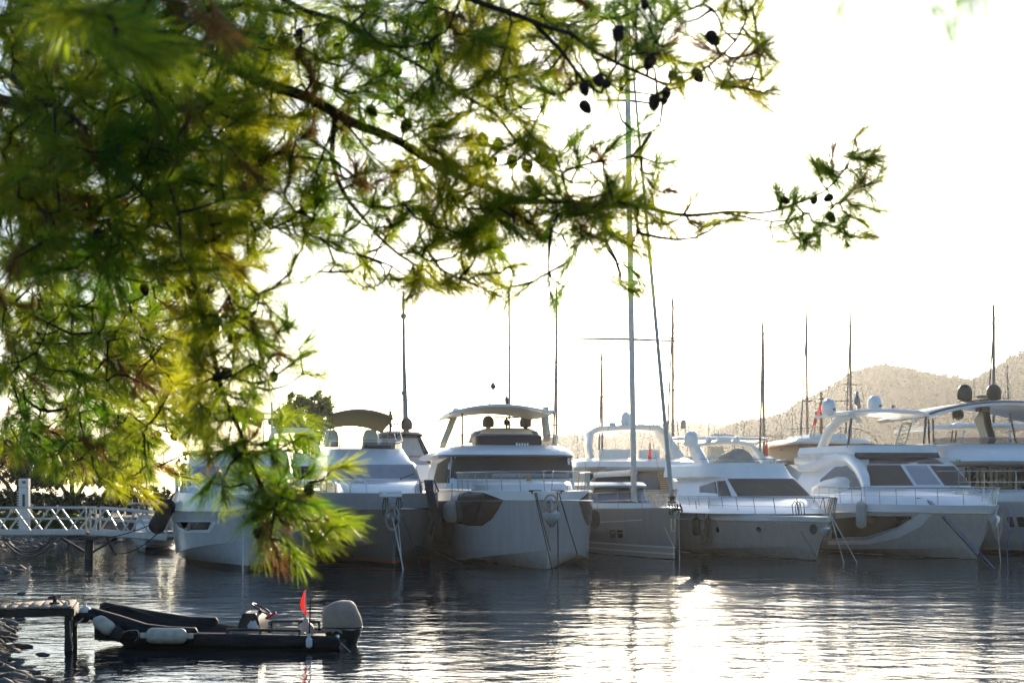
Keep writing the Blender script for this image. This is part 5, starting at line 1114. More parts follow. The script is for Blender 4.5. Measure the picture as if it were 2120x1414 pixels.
c_ = b.W(b.l(177, 1267, .5)); mb = MB(); mb.lathe([(.02, -.1)]+[(.1*math.sin(a), -.1*math.cos(a)) for a in [i*math.pi/10 for i in range(1, 10)]]+[(.02, .1), (.02, .14)], c_, 18); tag(mb.build('ball_fender', FENDW, smooth=70), 'round white ball fender at the bow of the workboat', 'fender', TG)
def cyl_fender(label, p0, p1, u0, u1, r_, m, ribs, mcap):
    a, c2 = b.W(b.l(p0[0], p0[1], u0)), b.W(b.l(p1[0], p1[1], u1)); L_ = (c2-a).length; rt = empty('fender', a, 0, label, 'fender', TG)
    rt.rotation_euler = (c2-a).to_track_quat('Z', 'Y').to_euler()
    pr = [(.02, -.03), (.05, 0), (r_*.75, .03), (r_*.95, .07), (r_, .11), (r_, L_-.11), (r_*.95, L_-.07), (r_*.75, L_-.03), (.05, L_), (.02, L_+.03)]
    mb = MB(); n = 30; rings = []
    for rr, z in pr: rings.append([Vector((rr*(1-(.05 if ribs and k % 3 == 0 and .08 < z < L_-.08 else 0))*math.cos(2*math.pi*k/n), rr*(1-(.05 if ribs and k % 3 == 0 and .08 < z < L_-.08 else 0))*math.sin(2*math.pi*k/n), z)) for k in range(n)])
    mb.loft(rings); mb.build('body', m, rt, smooth=60 if not ribs else 20)
    for z in (-.05, L_+.05):
        mb = MB(); mb.box((0, 0, z), (.05, .09, .1), .02); mb.build('end_lug', mcap, rt)
cyl_fender('cream cylinder fender slanting down the bow of the workboat', (197, 1281), (236, 1307), -.14, -.16, .115, FENDC, False, RIBK)
mb = MB(); a, c2 = b.l(233, 1305, -.15), b.l(252, 1318, -.12); mb.tube([a, a.lerp(c2, .2), c2], [.122, .124, .10], 16); b.build(mb, 'fender_sleeve', RIBK)
cyl_fender('ribbed cream fender lying level along the side of the workboat', (303, 1315), (387, 1316), -.2, -.2, .122, FENDC, True, FENDC)
cz_ = b.W(b.l(640, 1319, -.16)); fender('fender', 'little white fender hung near the stern of the workboat', cz_, .165, .05, FENDW, group=TG)
W_ = lambda px, py, u: b.W(b.l(px, py, u))
rope('frayed tan cord tying the ribbed fender to the bow of the workboat', [W_(250, 1309, -.15), W_(270, 1304, -.2), W_(285, 1304, -.22), W_(290, 1312, -.2), W_(300, 1316, -.2)], .009, ROPET)
rope('loose cord end hanging ahead of the ribbed fender of the workboat', [W_(285, 1304, -.2), W_(288, 1316, -.22), W_(280, 1326, -.2)], .008, ROPET)
rope('cord tying the ribbed fender back to the side of the workboat', [W_(390, 1316, -.2), W_(398, 1312, -.2), W_(406, 1311, -.1)], .009, ROPET)
rope('thin rope trailing from the outboard bracket of the workboat into the water', [W_(690, 1318, .1), W_(705, 1330, .05), W_(726, 1349, -.1)], .009, ROPET)
rope('light line slung under the bow of the workboat', [W_(192, 1312, .0), W_(200, 1322, -.1), W_(210, 1328, -.05)], .008, ROPEK)
mb = MB(); P0 = W_(645, 1312, .4)
for k in range(4): mb.tube([P0+Vector((.12*k-.05, .05*k, .02)), P0+Vector((.1*k+.1, 0, .06)), P0+Vector((.14*k+.05, .1, .01)), P0+Vector((.08*k+.2, .06, .05))], .014, 5)
tag(mb.build('rope_bundle', ROPET), 'tangle of rope by the outboard of the workboat', 'rope')
TB = b

# ================================================================== small dock at the left
d0 = empty('dock', (-8.44, 22.54, 0), R(14), 'small timber dock on posts at the lower left edge', 'dock')
mb = MB()
for k in range(26):
    x_ = -8.4+1.52-.08-.165*k-.08; mb.box((x_+8.4-8.4+.0, 0, 0) if False else (x_+8.4, 0, .69+.004*math.sin(k*2.3)), (.155, 1.34, .035), .008)
mb.build('planks', TIMBER, d0)
for y_ in (-.6, .6): mb = MB(); mb.box((-.7, y_, .605), (4.3, .09, .125), .012); mb.build('beam', TIMBERD, d0)
mb = MB(); mb.box((1.44, 0, .60), (.07, 1.3, .13), .012); mb.build('end_beam', TIMBERD, d0)
for x_, y_ in ((1.38, -.55), (1.40, .55), (-.8, -.55), (-.8, .55), (-2.6, -.55)):
    mb = MB(); mb.loft([[(x_+q*.058*f, y_+r_*.058*f, z) for q, r_ in ((-1, -.7), (-.7, -1), (.7, -1), (1, -.7), (1, .7), (.7, 1), (-.7, 1), (-1, .7))] for z, f in ((-1.2, 1.1), (0, 1.05), (.2, .95), (.54, 1))]); mb.build('post', TIMBERD, d0)
c_ = Vector((1.15, -.2, .71)); mb = MB(); mb.tube([c_, c_+Vector((0, 0, .14))], .03, 8); mb.tube([c_+Vector((-.1, 0, .1)), c_+Vector((.1, 0, .1))], .02, 6); mb.box(c_+Vector((0, 0, .01)), (.16, .1, .03), .01); mb.build('cleat', TIMBERD, d0)
cw = d0.location+Matrix.Rotation(R(14), 3, 'Z') @ c_
rope('tan rope lying along the top of the small dock', [cw+Vector((0, 0, .08)), cw+Vector((-.3, .1, .05)), cw+Vector((-.7, .2, .02)), cw+Vector((-1.3, .05, .02)), cw+Vector((-1.9, .15, .02))], .016, ROPET)
rope('loop of rope coiled on the small dock', [cw+Vector((-.9+.3*math.cos(a)*(1+.2*math.sin(2*a)), -.15+.18*math.sin(a), .02+.005*i)) for i, a in enumerate([j*.5 for j in range(24)])], .014, ROPET)
rope('bow line from the dock cleat over to the dark workboat', [cw+Vector((0, 0, .1)), cw+Vector((.25, -.1, .06)), cw+Vector((.34, -.2, -.2)), cw+Vector((.4, -.25, -.32)), W_(172, 1280, .3)], .015, ROPET)
rope('loose rope end dangling off the small dock to the water', [cw+Vector((.1, -.1, .08)), cw+Vector((.33, -.3, -.05)), cw+Vector((.36, -.35, -.45)), cw+Vector((.40, -.35, -.66))], .012, ROPET)

# ================================================================== gangway bridge at the left
def gangway(label, xa, ya, xb, yb, Yn, width, nbay, ph, z_h):
    """truss gangway: near side runs from pixel (xa,ya) to (xb,yb) of its deck line"""
    A, B_ = at(xa, ya, Yn), at(xb, yb, Yn); rt = empty('gangway', A, 0, label, 'gangway', 'gangway spans to the mooring pier')
    D = B_-A; S_ = Vector((0, width, 0)); H = Vector((0, 0, z_h))
    mb = MB(); mb.sweep([Vector((0, width/2, 0)), D+Vector((0, width/2, 0))], width-.1, .05, side=(0, 1, 0)); mb.build('deck', TIMBER, rt)
    for s_ in (Vector(), S_):
        mb = MB(); mb.sweep([s_, D+s_], .12, .19, side=(0, 1, 0)); mb.build('side_beam', GALV, rt)
        mb = MB(); mb.sweep([s_+H, D+s_+H], .07, .075, side=(0, 1, 0)); mb.build('handrail', GALV, rt)
        mb = MB(); mb.sweep([s_+H*.55, D+s_+H*.55], .04, .045, side=(0, 1, 0)); mb.build('mid_rail', GALV, rt)
        for k in range(nbay):
            f0, f1 = k/nbay, (k+1)/nbay
            a, c2 = (f0, f1) if (k+ph) % 2 else (f1, f0)
            mb = MB(); mb.sweep([s_+D*a, s_+D*c2+H], .055, .06, side=(0, 1, 0)); mb.build('brace', GALV, rt)
        for f in (0, 1): mb = MB(); mb.sweep([s_+D*f, s_+D*f+H], .06, .06, side=(0, 1, 0)); mb.build('end_post', GALV, rt)
    return rt
gangway('long white truss gangway reaching in from the left edge', -120, 1103, 178, 1102, 50, 1.2, 8, 0, .87)
gangway('shorter gangway span sloping down to the right of the pier', 187, 1102, 345, 1114, 50, 1.2, 5, 1, .87)
pr_ = empty('mooring_pier', at(174, 1160, 50), 0, 'black steel pier carrying the joint of the two gangways', 'pier'); pr_.location.z = 0
mb = MB(); mb.lathe([(.15, -1), (.15, .75), (.2, .78), (.2, .84)], (0, .6, 0), 14); mb.build('pile', BLACK, pr_)
mb = MB(); mb.box((0, .6, .80), (1.1, 1.5, .12), .03); mb.build('cross_head', BLACK, pr_)
for x_ in (-1, 1): mb = MB(); mb.sweep([Vector((x_*.1, .6, .25)), Vector((x_*1.0, .6, .78))], .08, .08, side=(0, 1, 0)); mb.build('strut', BLACK, pr_)
for i, (x0, x1, s_) in enumerate(((8, 112, .5), (14, 106, .58), (4, 118, .66))):
    rope(['thick', 'grey', 'lowest'][i]+' hose sagging under the long gangway', [at(x0, 1114, 50.1+.15*i), at(x1, 1112, 50.1+.15*i)], .035, mat('hose_grey_%d' % i, (.06+.05*i, .06+.05*i, .065+.05*i), .6), s_, name='hose', group='hoses slung under the gangway', cat='hose', n=20)
rope('dark line from the pier down to the water on the right', [at(222, 1112, 50.2), at(240, 1147, 49.6)], .05, ROPEK, .1)
rope('slack dark line from the pier past the small motorboat', [at(245, 1146, 49.6), at(330, 1100, 46.6)], .02, ROPEK, .18)
# service pillar with its ribbed edge
sp = empty('service_pillar', at(51, 1098, 56), 0, 'tall white service pillar with a ribbed edge behind the gangway', 'pillar')
k = 56/F
mb = MB(); mb.box((0, 0, 44*k), (20*k, .3, 90*k), .03); mb.box((0, 0, 98*k), (20*k, .34, 19*k), .03); mb.build('column', GELW, sp)
for z in range(14): mb = MB(); mb.box((-11*k, -.05, (12+z*5.2)*k), (5*k, .2, 2.2*k), .008); mb.build('rib', GELW, sp)
mb = MB(); mb.box((1*k, -.17, 62*k), (5*k, .02, 26*k), .008); mb.build('panel', DGREY, sp)
mb = MB(); mb.box((2*k, -.18, 100*k), (7*k, .02, 5*k), .008); mb.build('lamp_panel', DGREY, sp)

# ================================================================== shore rocks
def rock_mesh(seed, n=10):
    r_ = random.Random(seed); mb = MB(); rows_ = []
    for i in range(n):
        f = i/(n-1); rr = math.sin(math.pi*(.03+.94*f)); rows_.append([Vector((rr*math.cos(a)*(1+r_.uniform(-.2, .2)), rr*math.sin(a)*.8*(1+r_.uniform(-.2, .2)), -.6*math.cos(math.pi*f)*(1+r_.uniform(-.15, .15)))) for a in [2*math.pi*k_/14 for k_ in range(14)]])
    mb.loft(rows_); return mb
for i, (px_, py_, s_, lb) in enumerate(((45, 1229, .10, 'small dark rock breaking the water left of the dock'), (41, 1282, .13, 'low rock in the water just below the dock edge'), (89, 1355, .085, 'flat little rock alone in the water right of the shore'), (3, 1201, .2, 'dark rock at the left edge above the dock'), (12, 1290, .2, 'rock at the water edge under the dock'), (38, 1340, .16, 'long flat rock at the tip of the pebble shore'))):
    P = at(px_, py_, F*CZ/(py_-HY)); o = rock_mesh(i+5).build('rock', ROCK, None, 30); o.scale = (s_*(1.6 if i in (2, 5) else 1.1), s_, s_*.7); o.location = (P.x, P.y, .0); o.rotation_euler = (0, 0, i*1.3)
    tag(o, lb, 'rock', 'rocks along the left shore')
nr_ = 5200; cand = rng.uniform([-24, 14], [-4, 74], (60000, 2)); s_ = sdf(cand[:, 0], cand[:, 1]); cand = cand[(s_ > -.25) & (s_ < 2.2)][:nr_]
zz = ground_z(cand[:, 0], cand[:, 1]); n = len(cand)
ico = np.array([(0, 0, 1), (.894, 0, .447), (.276, .851, .447), (-.724, .526, .447), (-.724, -.526, .447), (.276, -.851, .447), (.724, .526, -.447), (-.276, .851, -.447), (-.894, 0, -.447), (-.276, -.851, -.447), (.724, -.526, -.447), (0, 0, -1)])
icf = np.array([(0, 1, 2), (0, 2, 3), (0, 3, 4), (0, 4, 5), (0, 5, 1), (1, 6, 2), (2, 7, 3), (3, 8, 4), (4, 9, 5), (5, 10, 1), (2, 6, 7), (3, 7, 8), (4, 8, 9), (5, 9, 10), (1, 10, 6), (6, 11, 7), (7, 11, 8), (8, 11, 9), (9, 11, 10), (10, 11, 6)])
sz = rng.uniform(.05, .17, n)*np.where(cand[:, 1] > 40, 1.7, 1); V = ico[None]*sz[:, None, None]*rng.uniform(.6, 1.25, (n, 12, 1))*np.array([1.2, 1, .65])+np.stack([cand[:, 0], cand[:, 1], np.maximum(zz, -.05)], -1)[:, None]
tag(np_mesh('shore_stones', V.reshape(-1, 3), 3, ROCK, idx=(icf[None]+np.arange(n)[:, None, None]*12).ravel()), 'loose stones and pebbles along the left shore', 'stones', kind='stuff')
# ================================================================== trees and hedges on the far left bank
def foliage(lobes, n, size, flat=1.0):
    """leaf-sized faces spread through lobes (x,y,z,rx,ry,rz), clumped"""
    wts = np.array([l[3]*l[5] for l in lobes]); wts = wts/wts.sum(); T = []; A = []
    for l, f in zip(lobes, wts):
        nc = max(6, int(n*f/45)); d = rng.normal(size=(nc, 3)); d /= np.linalg.norm(d, axis=1, keepdims=True); d *= rng.uniform(.35, 1.0, (nc, 1))**.6
        cc = np.array(l[:3])+d*np.array(l[3:]); cv = rng.uniform(0, 1, nc)
        m = int(n*f); w_ = rng.integers(0, nc, m); rad = .34*min(l[3], l[5])*rng.uniform(.6, 1.2, nc)
        q = rng.normal(size=(m, 3)); q /= np.linalg.norm(q, axis=1, keepdims=True); q *= rng.uniform(0, 1, (m, 1))**.45
        c_ = cc[w_]+q*rad[w_][:, None]
        e1 = rng.normal(size=(m, 3)); e1 /= np.linalg.norm(e1, axis=1, keepdims=True); e2 = np.cross(e1, rng.normal(size=(m, 3))); e2 /= np.linalg.norm(e2, axis=1, keepdims=True)
        s_ = size*rng.uniform(.6, 1.3, (m, 1)); e1 *= s_; e2 *= s_*.5
        T.append(np.stack([c_-e1, c_+e2, c_+e1, c_-e2], 1)); A.append(np.clip(cv[w_]*.6+rng.uniform(0, .32, m), 0, .92))
    return np.concatenate(T).reshape(-1, 3), np.repeat(np.concatenate(A), 4)
def tree(label, px, pbase, Y, lobes, n, size, m, trunks=((0, 0, 0, 0),), name='tree', group='trees on the far bank', tr=.16, hedge=False):
    """lobes in pixels: (px, py, rx, ry)"""
    P = at(px, pbase, Y); P.z = float(ground_z(np.array([P.x]), np.array([P.y]))[0]) if pbase is not None else 0
    rt = empty(name, P, 0, label, 'hedge' if hedge else 'tree', group); k = Y/F
    L = []
    for lx, ly, rx, ry in lobes:
        q = at(lx, ly, Y)-P; L.append((q.x, q.y+rng.uniform(-.3, .3)*rx*k, q.z, rx*k, rx*k*(.9 if not hedge else .45), ry*k))
    V, A = foliage(L, n, size); np_mesh('crown', V, 4, m, rt, attr=A)
    if not hedge:
        mb = MB(); top = max(L, key=lambda l: l[2]); 
        for i, l in enumerate(L):
            e = Vector(l[:3]); mid = Vector((e.x*.35, e.y*.35, e.z*.55)); mb.tube([(0.06*i, 0, -.4), (mid.x*.3, mid.y*.3, mid.z*.5), mid, e.lerp(mid, .3), e], [tr*1.2, tr, tr*.7, tr*.45, tr*.15], 7)
        mb.build('trunk', BARKM, rt)
    return rt
TG_ = 'trees on the far bank'
tree('spreading pine tree with a ragged crown behind the rounded radar arch', 640, 1006, 92, [(662, 838, 34, 26), (625, 858, 44, 34), (672, 868, 30, 30), (590, 872, 36, 26), (640, 905, 34, 22), (610, 830, 22, 18)], 15000, .10, LEAF)
tree('dark rounded evergreen tree left of the leftmost yacht', 268, 1010, 82, [(262, 930, 42, 40), (285, 950, 32, 34), (240, 965, 44, 36), (270, 985, 44, 24)], 12000, .09, LEAFD)
tree('thin young tree with sparse twigs beside the leftmost yacht', 378, 1008, 78, [(380, 950, 16, 20), (368, 975, 18, 18), (392, 980, 14, 18)], 1300, .07, LEAF, tr=.06)
tree('dark tree behind the service pillar at the left edge', 40, 1010, 80, [(30, 930, 70, 60), (90, 960, 60, 50), (-40, 950, 70, 60), (60, 990, 60, 25)], 15000, .10, LEAFD)
tree('dark tree with two thin leaning trunks behind the gangway', 150, 1025, 74, [(150, 940, 60, 48), (195, 975, 46, 34), (110, 975, 44, 36)], 14000, .09, LEAFD)
for i, (x0, x1, yt, yb, Y, m, lb) in enumerate(((-60, 110, 1016, 1062, 72, LEAFD, 'dark clipped hedge behind the service pillar'), (105, 225, 1022, 1068, 71, LEAFD, 'dark hedge running behind the long gangway'), (215, 352, 1010, 1062, 76, LEAFD, 'dark hedge below the bright gap left of the leftmost yacht'),
                                     (-50, 70, 1062, 1096, 66, LEAF, 'sunlit green shrubs under the long gangway at the left edge'), (75, 178, 1066, 1098, 67, LEAF, 'low green shrubs seen through the braces of the long gangway'))):
    n_ = 6; tree(lb, (x0+x1)/2, yb, Y, [(x0+(x1-x0)*(j+.5)/n_, (yt+yb)/2+rng.uniform(-3, 3), (x1-x0)/n_*.85, (yb-yt)/2*1.1) for j in range(n_)], 9000, .075, m, name='hedge', group='hedges on the far bank', hedge=True)

# unseen pine wood added behind the viewer to darken the hull sides
L_ = []
for i in range(34):
    x_ = -80+i*5+rng.uniform(-2, 2); y_ = -14-rng.uniform(0, 16)-abs(x_)*.12; hh = rng.uniform(13, 20)
    L_ += [(x_, y_, hh*.35, 4.2, 4.2, hh*.33), (x_+rng.uniform(-1, 1), y_, hh*.75, 3.4, 3.4, hh*.26)]
V, A = foliage(L_, 26000, .55); tag(np_mesh('unseen_shade_wood', V, 4, LEAFD, attr=A), 'unseen dark pine wood added behind the viewpoint to shade the hulls', 'wood', kind='stuff')
# ================================================================== the pine the picture is taken under
PT = empty('pine_tree', (-3.6, 6.6, 0), 0, 'large pine with coned boughs hanging across the upper left of the view', 'pine tree')
PT.location.z = .8
PO = np.array(PT.location)
mb = MB(); mb.tube([(-.1, 0, -.6), (-.03, 0, .2), (0, 0, 1.2), (.08, .05, 2.6), (.05, .1, 4.2), (.2, .1, 6.0), (.25, .2, 8)], [.42, .32, .27, .24, .2, .14, .05], 14); mb.build('trunk', BARKM, PT)
def bough_pts(spec):
    """[(px,py,depth)...] smoothed to closely spaced points"""
    P = [at(*q) for q in spec]; out = []
    for i in range(len(P)-1):
        p0, p1, p2, p3 = P[max(i-1, 0)], P[i], P[i+1], P[min(i+2, len(P)-1)]
        m = max(2, int((p2-p1).length/.05))
        for j in range(m):
            t = j/m; out.append(.5*((2*p1)+(p2-p0)*t+(2*p0-5*p1+4*p2-p3)*t*t+(3*p1-p0-3*p2+p3)*t**3))
    return out+[P[-1]]
# (pixel path with depth, radius at base, radius at tip)
TRK = (-440, 40)
BOUGHS = [
    ([(-500, -120, 6.6), (-200, -60, 6.2), (120, 10, 5.8), (330, 72, 5.6), (450, 115, 5.6), (560, 175, 5.6), (700, 235, 5.7), (800, 285, 5.8), (900, 335, 5.9), (980, 380, 6.0), (1070, 412, 6.1), (1200, 422, 6.2), (1300, 428, 6.3), (1400, 441, 6.3), (1540, 441, 6.4), (1620, 431, 6.4), (1700, 402, 6.4), (1755, 335, 6.4), (1775, 290, 6.4)], .052, .003),
    ([(-500, -400, 6.6), (0, -300, 5.6), (500, -130, 5.2), (800, -50, 5.2), (960, -5, 5.3), (1050, 20, 5.3), (1130, 62, 5.3), (1190, 72, 5.4), (1240, 110, 5.4), (1310, 150, 5.4), (1390, 172, 5.5), (1470, 140, 5.5), (1520, 90, 5.5), (1542, 32, 5.5)], .04, .004),
    ([(1100, 42, 5.3), (1160, 100, 5.3), (1210, 170, 5.3), (1240, 190, 5.3)], .010, .005),
    ([(-450, -200, 6.6), (100, -120, 6.0), (450, -40, 5.9), (640, 20, 5.8), (760, 75, 5.8), (880, 145, 5.9), (1000, 222, 5.9), (1052, 270, 6.0), (1110, 330, 6.0), (1165, 372, 6.0)], .022, .006),
    ([(-500, 40, 6.6), (-150, 150, 6.0), (120, 260, 5.8), (300, 360, 5.7), (368, 430, 5.7), (395, 520, 5.7), (405, 600, 5.7), (420, 660, 5.7), (440, 730, 5.7), (470, 830, 5.6), (490, 880, 5.6), (510, 950, 5.6), (545, 1010, 5.6), (590, 1080, 5.6)], .045, .006),
    ([(-480, -50, 6.6), (-150, 40, 6.8), (40, 100, 7.0), (60, 300, 7.1), (72, 480, 7.2), (85, 640, 7.2)], .03, .007),
    ([(-480, 300, 6.6), (-250, 520, 7.4), (-60, 690, 8.2), (30, 800, 8.6), (80, 845, 8.8), (150, 842, 8.8), (240, 790, 8.8), (320, 730, 8.8)], .03, .006),
    ([(-480, 200, 6.6), (-200, 480, 7.6), (60, 650, 8.4), (200, 740, 8.8), (300, 830, 9), (380, 885, 9.1), (440, 900, 9.1)], .03, .006),
    ([(-480, 420, 6.6), (-260, 700, 8.4), (-80, 860, 9.6), (60, 930, 10.0), (160, 960, 10.2), (240, 1000, 10.2)], .03, .006),
    ([(-480, 20, 6.6), (-200, 60, 5.6), (0, 150, 5.2), (150, 250, 5.0), (260, 360, 5.0), (350, 470, 5.0), (450, 560, 5.1)], .026, .006),
    ([(700, 240, 5.7), (690, 330, 5.7), (720, 420, 5.7), (800, 500, 5.8), (880, 560, 5.8)], .012, .005),
    ([(-500, -200, 6.6), (-200, -200, 4.6), (80, -160, 3.4), (260, -120, 2.6), (300, -60, 2.5)], .02, .005),
    ([(300, 360, 5.7), (430, 380, 5.6), (520, 430, 5.6), (560, 480, 5.6)], .012, .005),
    ([(460, 640, 5.7), (500, 660, 5.65), (530, 640, 5.6), (540, 610, 5.6)], .008, .004),
    ([(452, 760, 5.65), (520, 790, 5.6), (570, 785, 5.6), (605, 755, 5.6)], .008, .004),
    ([(-500, -400, 6.6), (300, -800, 3.4), (1100, -500, 1.8), (1700, -230, 1.2), (1950, -190, 1.15), (2250, -170, 1.1)], .012, .004),
    ([(1500, 445, 6.4), (1600, 455, 6.4), (1690, 440, 6.45), (1740, 420, 6.4)], .006, .003),
]
# how full of needles the photograph is, cell by cell (106 px wide, 100 px high), and how far away
DENS = [
    [1, 1, 1, 1, .9, .8, .75, .75, .85, .85, .8, .75, .6, .25, .12, 0, 0, 0],
    [1, 1, 1, 1, .9, .6, .55, .7, .75, .75, .3, .55, .6, .45, .3, 0, 0, 0],
    [1, 1, 1, 1, .9, .7, .6, .5, .75, .45, .12, .06, .06, .04, 0, 0, 0, 0],
    [1, .95, 1, .95, 1, .85, .65, .55, .55, .75, .6, .6, .35, 0, 0, 0, .5, .15],
    [1, 1, .95, .95, .9, .5, .7, .6, .75, .95, 1, 1, .8, .2, .04, .4, .5, .05],
    [1, 1, 1, .95, .75, .06, .06, .3, .75, .4, .25, .15, .06, 0, 0, 0, 0, 0],
    [.95, 1, 1, .95, .6, .1, 0, 0, .05, 0, 0, 0, 0, 0, 0, 0, 0, 0],
    [.95, 1, 1, .95, .55, .15, 0, 0, 0, 0, 0, 0, 0, 0, 0, 0, 0, 0],
    [.9, .95, .95, .85, .65, .08, 0, 0, 0, 0, 0, 0, 0, 0, 0, 0, 0, 0],
    [.9, .9, .9, .25, .45, .65, .08, 0, 0, 0, 0, 0, 0, 0, 0, 0, 0, 0],
    [.0, .15, .1, 0, .15, 1.3, .4, 0, 0, 0, 0, 0, 0, 0, 0, 0, 0, 0],
    [0, 0, 0, 0, 0, .9, .25, 0, 0, 0, 0, 0, 0, 0, 0, 0, 0, 0]]
KD = 20
nodes_p, nodes_b = [], []
wood = [MB() for _ in BOUGHS]
for bi, (spec, r0, r1) in enumerate(BOUGHS):
    P = bough_pts(spec); n = len(P)
    P = [p+Vector((.008*math.sin(i*.7+bi), .01*math.sin(i*.5), .008*math.sin(i*.9+2*bi))) for i, p in enumerate(P)]
    wood[bi].tube([p-PT.location for p in P], [r1+(r0-r1)*(1-i/(n-1))**1.15 for i in range(n)], 8)
    nodes_p += [tuple(p) for p in P]; nodes_b += [bi]*n
targets = []
def depth_at(px, py):
    if px > 1540 and py > 240: return 6.3+rng.uniform(0, .25)
    if py > 560 and px < 400: return 6.6+rng.uniform(0, 3.6)+(1.0 if py > 800 else 0)
    if px < 500 and py < 560: return 4.6+rng.uniform(0, 2.8)
    if py > 900: return 5.4+rng.uniform(0, .5)
    return 5.3+rng.uniform(0, 1.1)
for r_, row in enumerate(DENS):
    for c_, dn in enumerate(row):
        dep = 1.5 if r_ > 5 and c_ < 4 else 1.0        # farther cells take more shoots to fill
        for _ in range(rng.poisson(dn*KD*(1.25 if dn > .85 else 1)*dep*(1.3 if c_ < 5 else 1))):
            px, py = (c_+rng.uniform(0, 1))*106, (r_+rng.uniform(0, 1))*100
            if py > 1050 and px < 480: continue
            if py > 1118-abs(px-605)*.3: continue
            targets.append((px, py, depth_at(px, py)))
# shoots that show singly against the sky
for q in [(1542, 25, 5.5), (1535, 60, 5.5), (1495, 60, 5.5), (1570, 95, 5.5), (1480, 110, 5.5), (1525, 130, 5.5), (1500, 170, 5.5), (1772, 285, 6.4), (1790, 330, 6.4), (1700, 350, 6.4), (1760, 400, 6.4), (1800, 335, 6.4), (1812, 372, 6.4), (1785, 425, 6.4), (1745, 470, 6.4), (1700, 475, 6.4), (1725, 360, 6.4), (1640, 480, 6.4), (1660, 500, 6.4), (1600, 500, 6.4), (1120, 160, 5.6), (1090, 150, 5.8), (640, 500, 5.8), (545, 605, 5.6), (560, 660, 5.6), (575, 690, 5.6), (610, 748, 5.6), (565, 720, 5.6), (560, 640, 5.6), (510, 640, 5.6), (525, 690, 5.6), (500, 770, 5.6), (690, 970, 5.45), (690, 1090, 5.4), (650, 1125, 5.4), (600, 1130, 5.4), (560, 1115, 5.4), (1290, 490, 6.2), (1250, 510, 6.2), (1180, 540, 6.2), (870, 605, 5.8), (950, 590, 5.8), (910, 590, 5.8), (960, 560, 5.8), (1010, 580, 5.9), (240, 60, 2.5), (262, 100, 2.45), (210, 20, 2.5), (150, -30, 2.8), (300, 20, 2.6), (90, 30, 3), (380, 10, 2.8), (440, 20, 3), (1760, -140, 1.2), (1840, -150, 1.2), (1960, -150, 1.18), (2090, -100, 1.16)]: targets.append(q)
CONES = [(535, 88), (590, 85), (565, 87), (540, 45), (665, 65), (600, 95), (620, 75), (620, 110), (345, 150), (140, 375), (236, 470), (205, 490), (57, 487), (105, 487), (510, 405), (530, 418), (540, 440), (880, 100), (820, 150), (820, 190), (830, 232), (770, 230), (840, 262), (915, 255), (1000, 290), (1030, 300), (1075, 295), (1060, 335), (1090, 345), (1098, 372), (1123, 323), (1142, 332), (1010, 342), (1022, 334), (1000, 330), (1210, 185), (1255, 175), (1240, 168), (1212, 222), (1392, 158), (1407, 168), (1380, 192), (1355, 212), (1375, 208), (1445, 157), (1475, 80), (1345, 130), (1280, 70), (1625, 415), (1685, 415), (1715, 410), (1720, 450), (1335, 10), (335, 580), (360, 565), (365, 612), (387, 605), (425, 645), (465, 645), (435, 600), (485, 700), (450, 780), (467, 774), (567, 780), (20, 770), (68, 810), (157, 780), (40, 648), (55, 690), (535, 1105), (530, 1070), (640, 1015), (490, 945), (265, 765), (200, 845), (85, 895), (360, 905), (330, 900), (300, 600), (120, 560), (180, 640), (700, 100), (730, 60), (660, 180), (300, 350), (420, 330)]
cone_at = []
for px, py in CONES: targets.append((px, py, -1))
NP = np.array(nodes_p); NB = np.array(nodes_b)
T3 = []
for px, py, d in targets:
    if d < 0:
        pr = (NP[:, 0]/NP[:, 1]*F+CX-px)**2+(HY-(NP[:, 2]-CZ)/NP[:, 1]*F-py)**2
        T3.append((np.array(at(px, py, float(NP[pr.argmin(), 1])-.05)), True, px, py))
    else: T3.append((np.array(at(px, py, d)), False, px, py))
dist0 = [np.min(((NP-t[0])**2).sum(1)) for t in T3]
order = np.argsort(dist0)
SH = {i: [] for i in range(len(BOUGHS))}      # shoots: (base, direction, length, hue)
NPl, NBl = [NP], [NB]
buf_p, buf_b = [], []
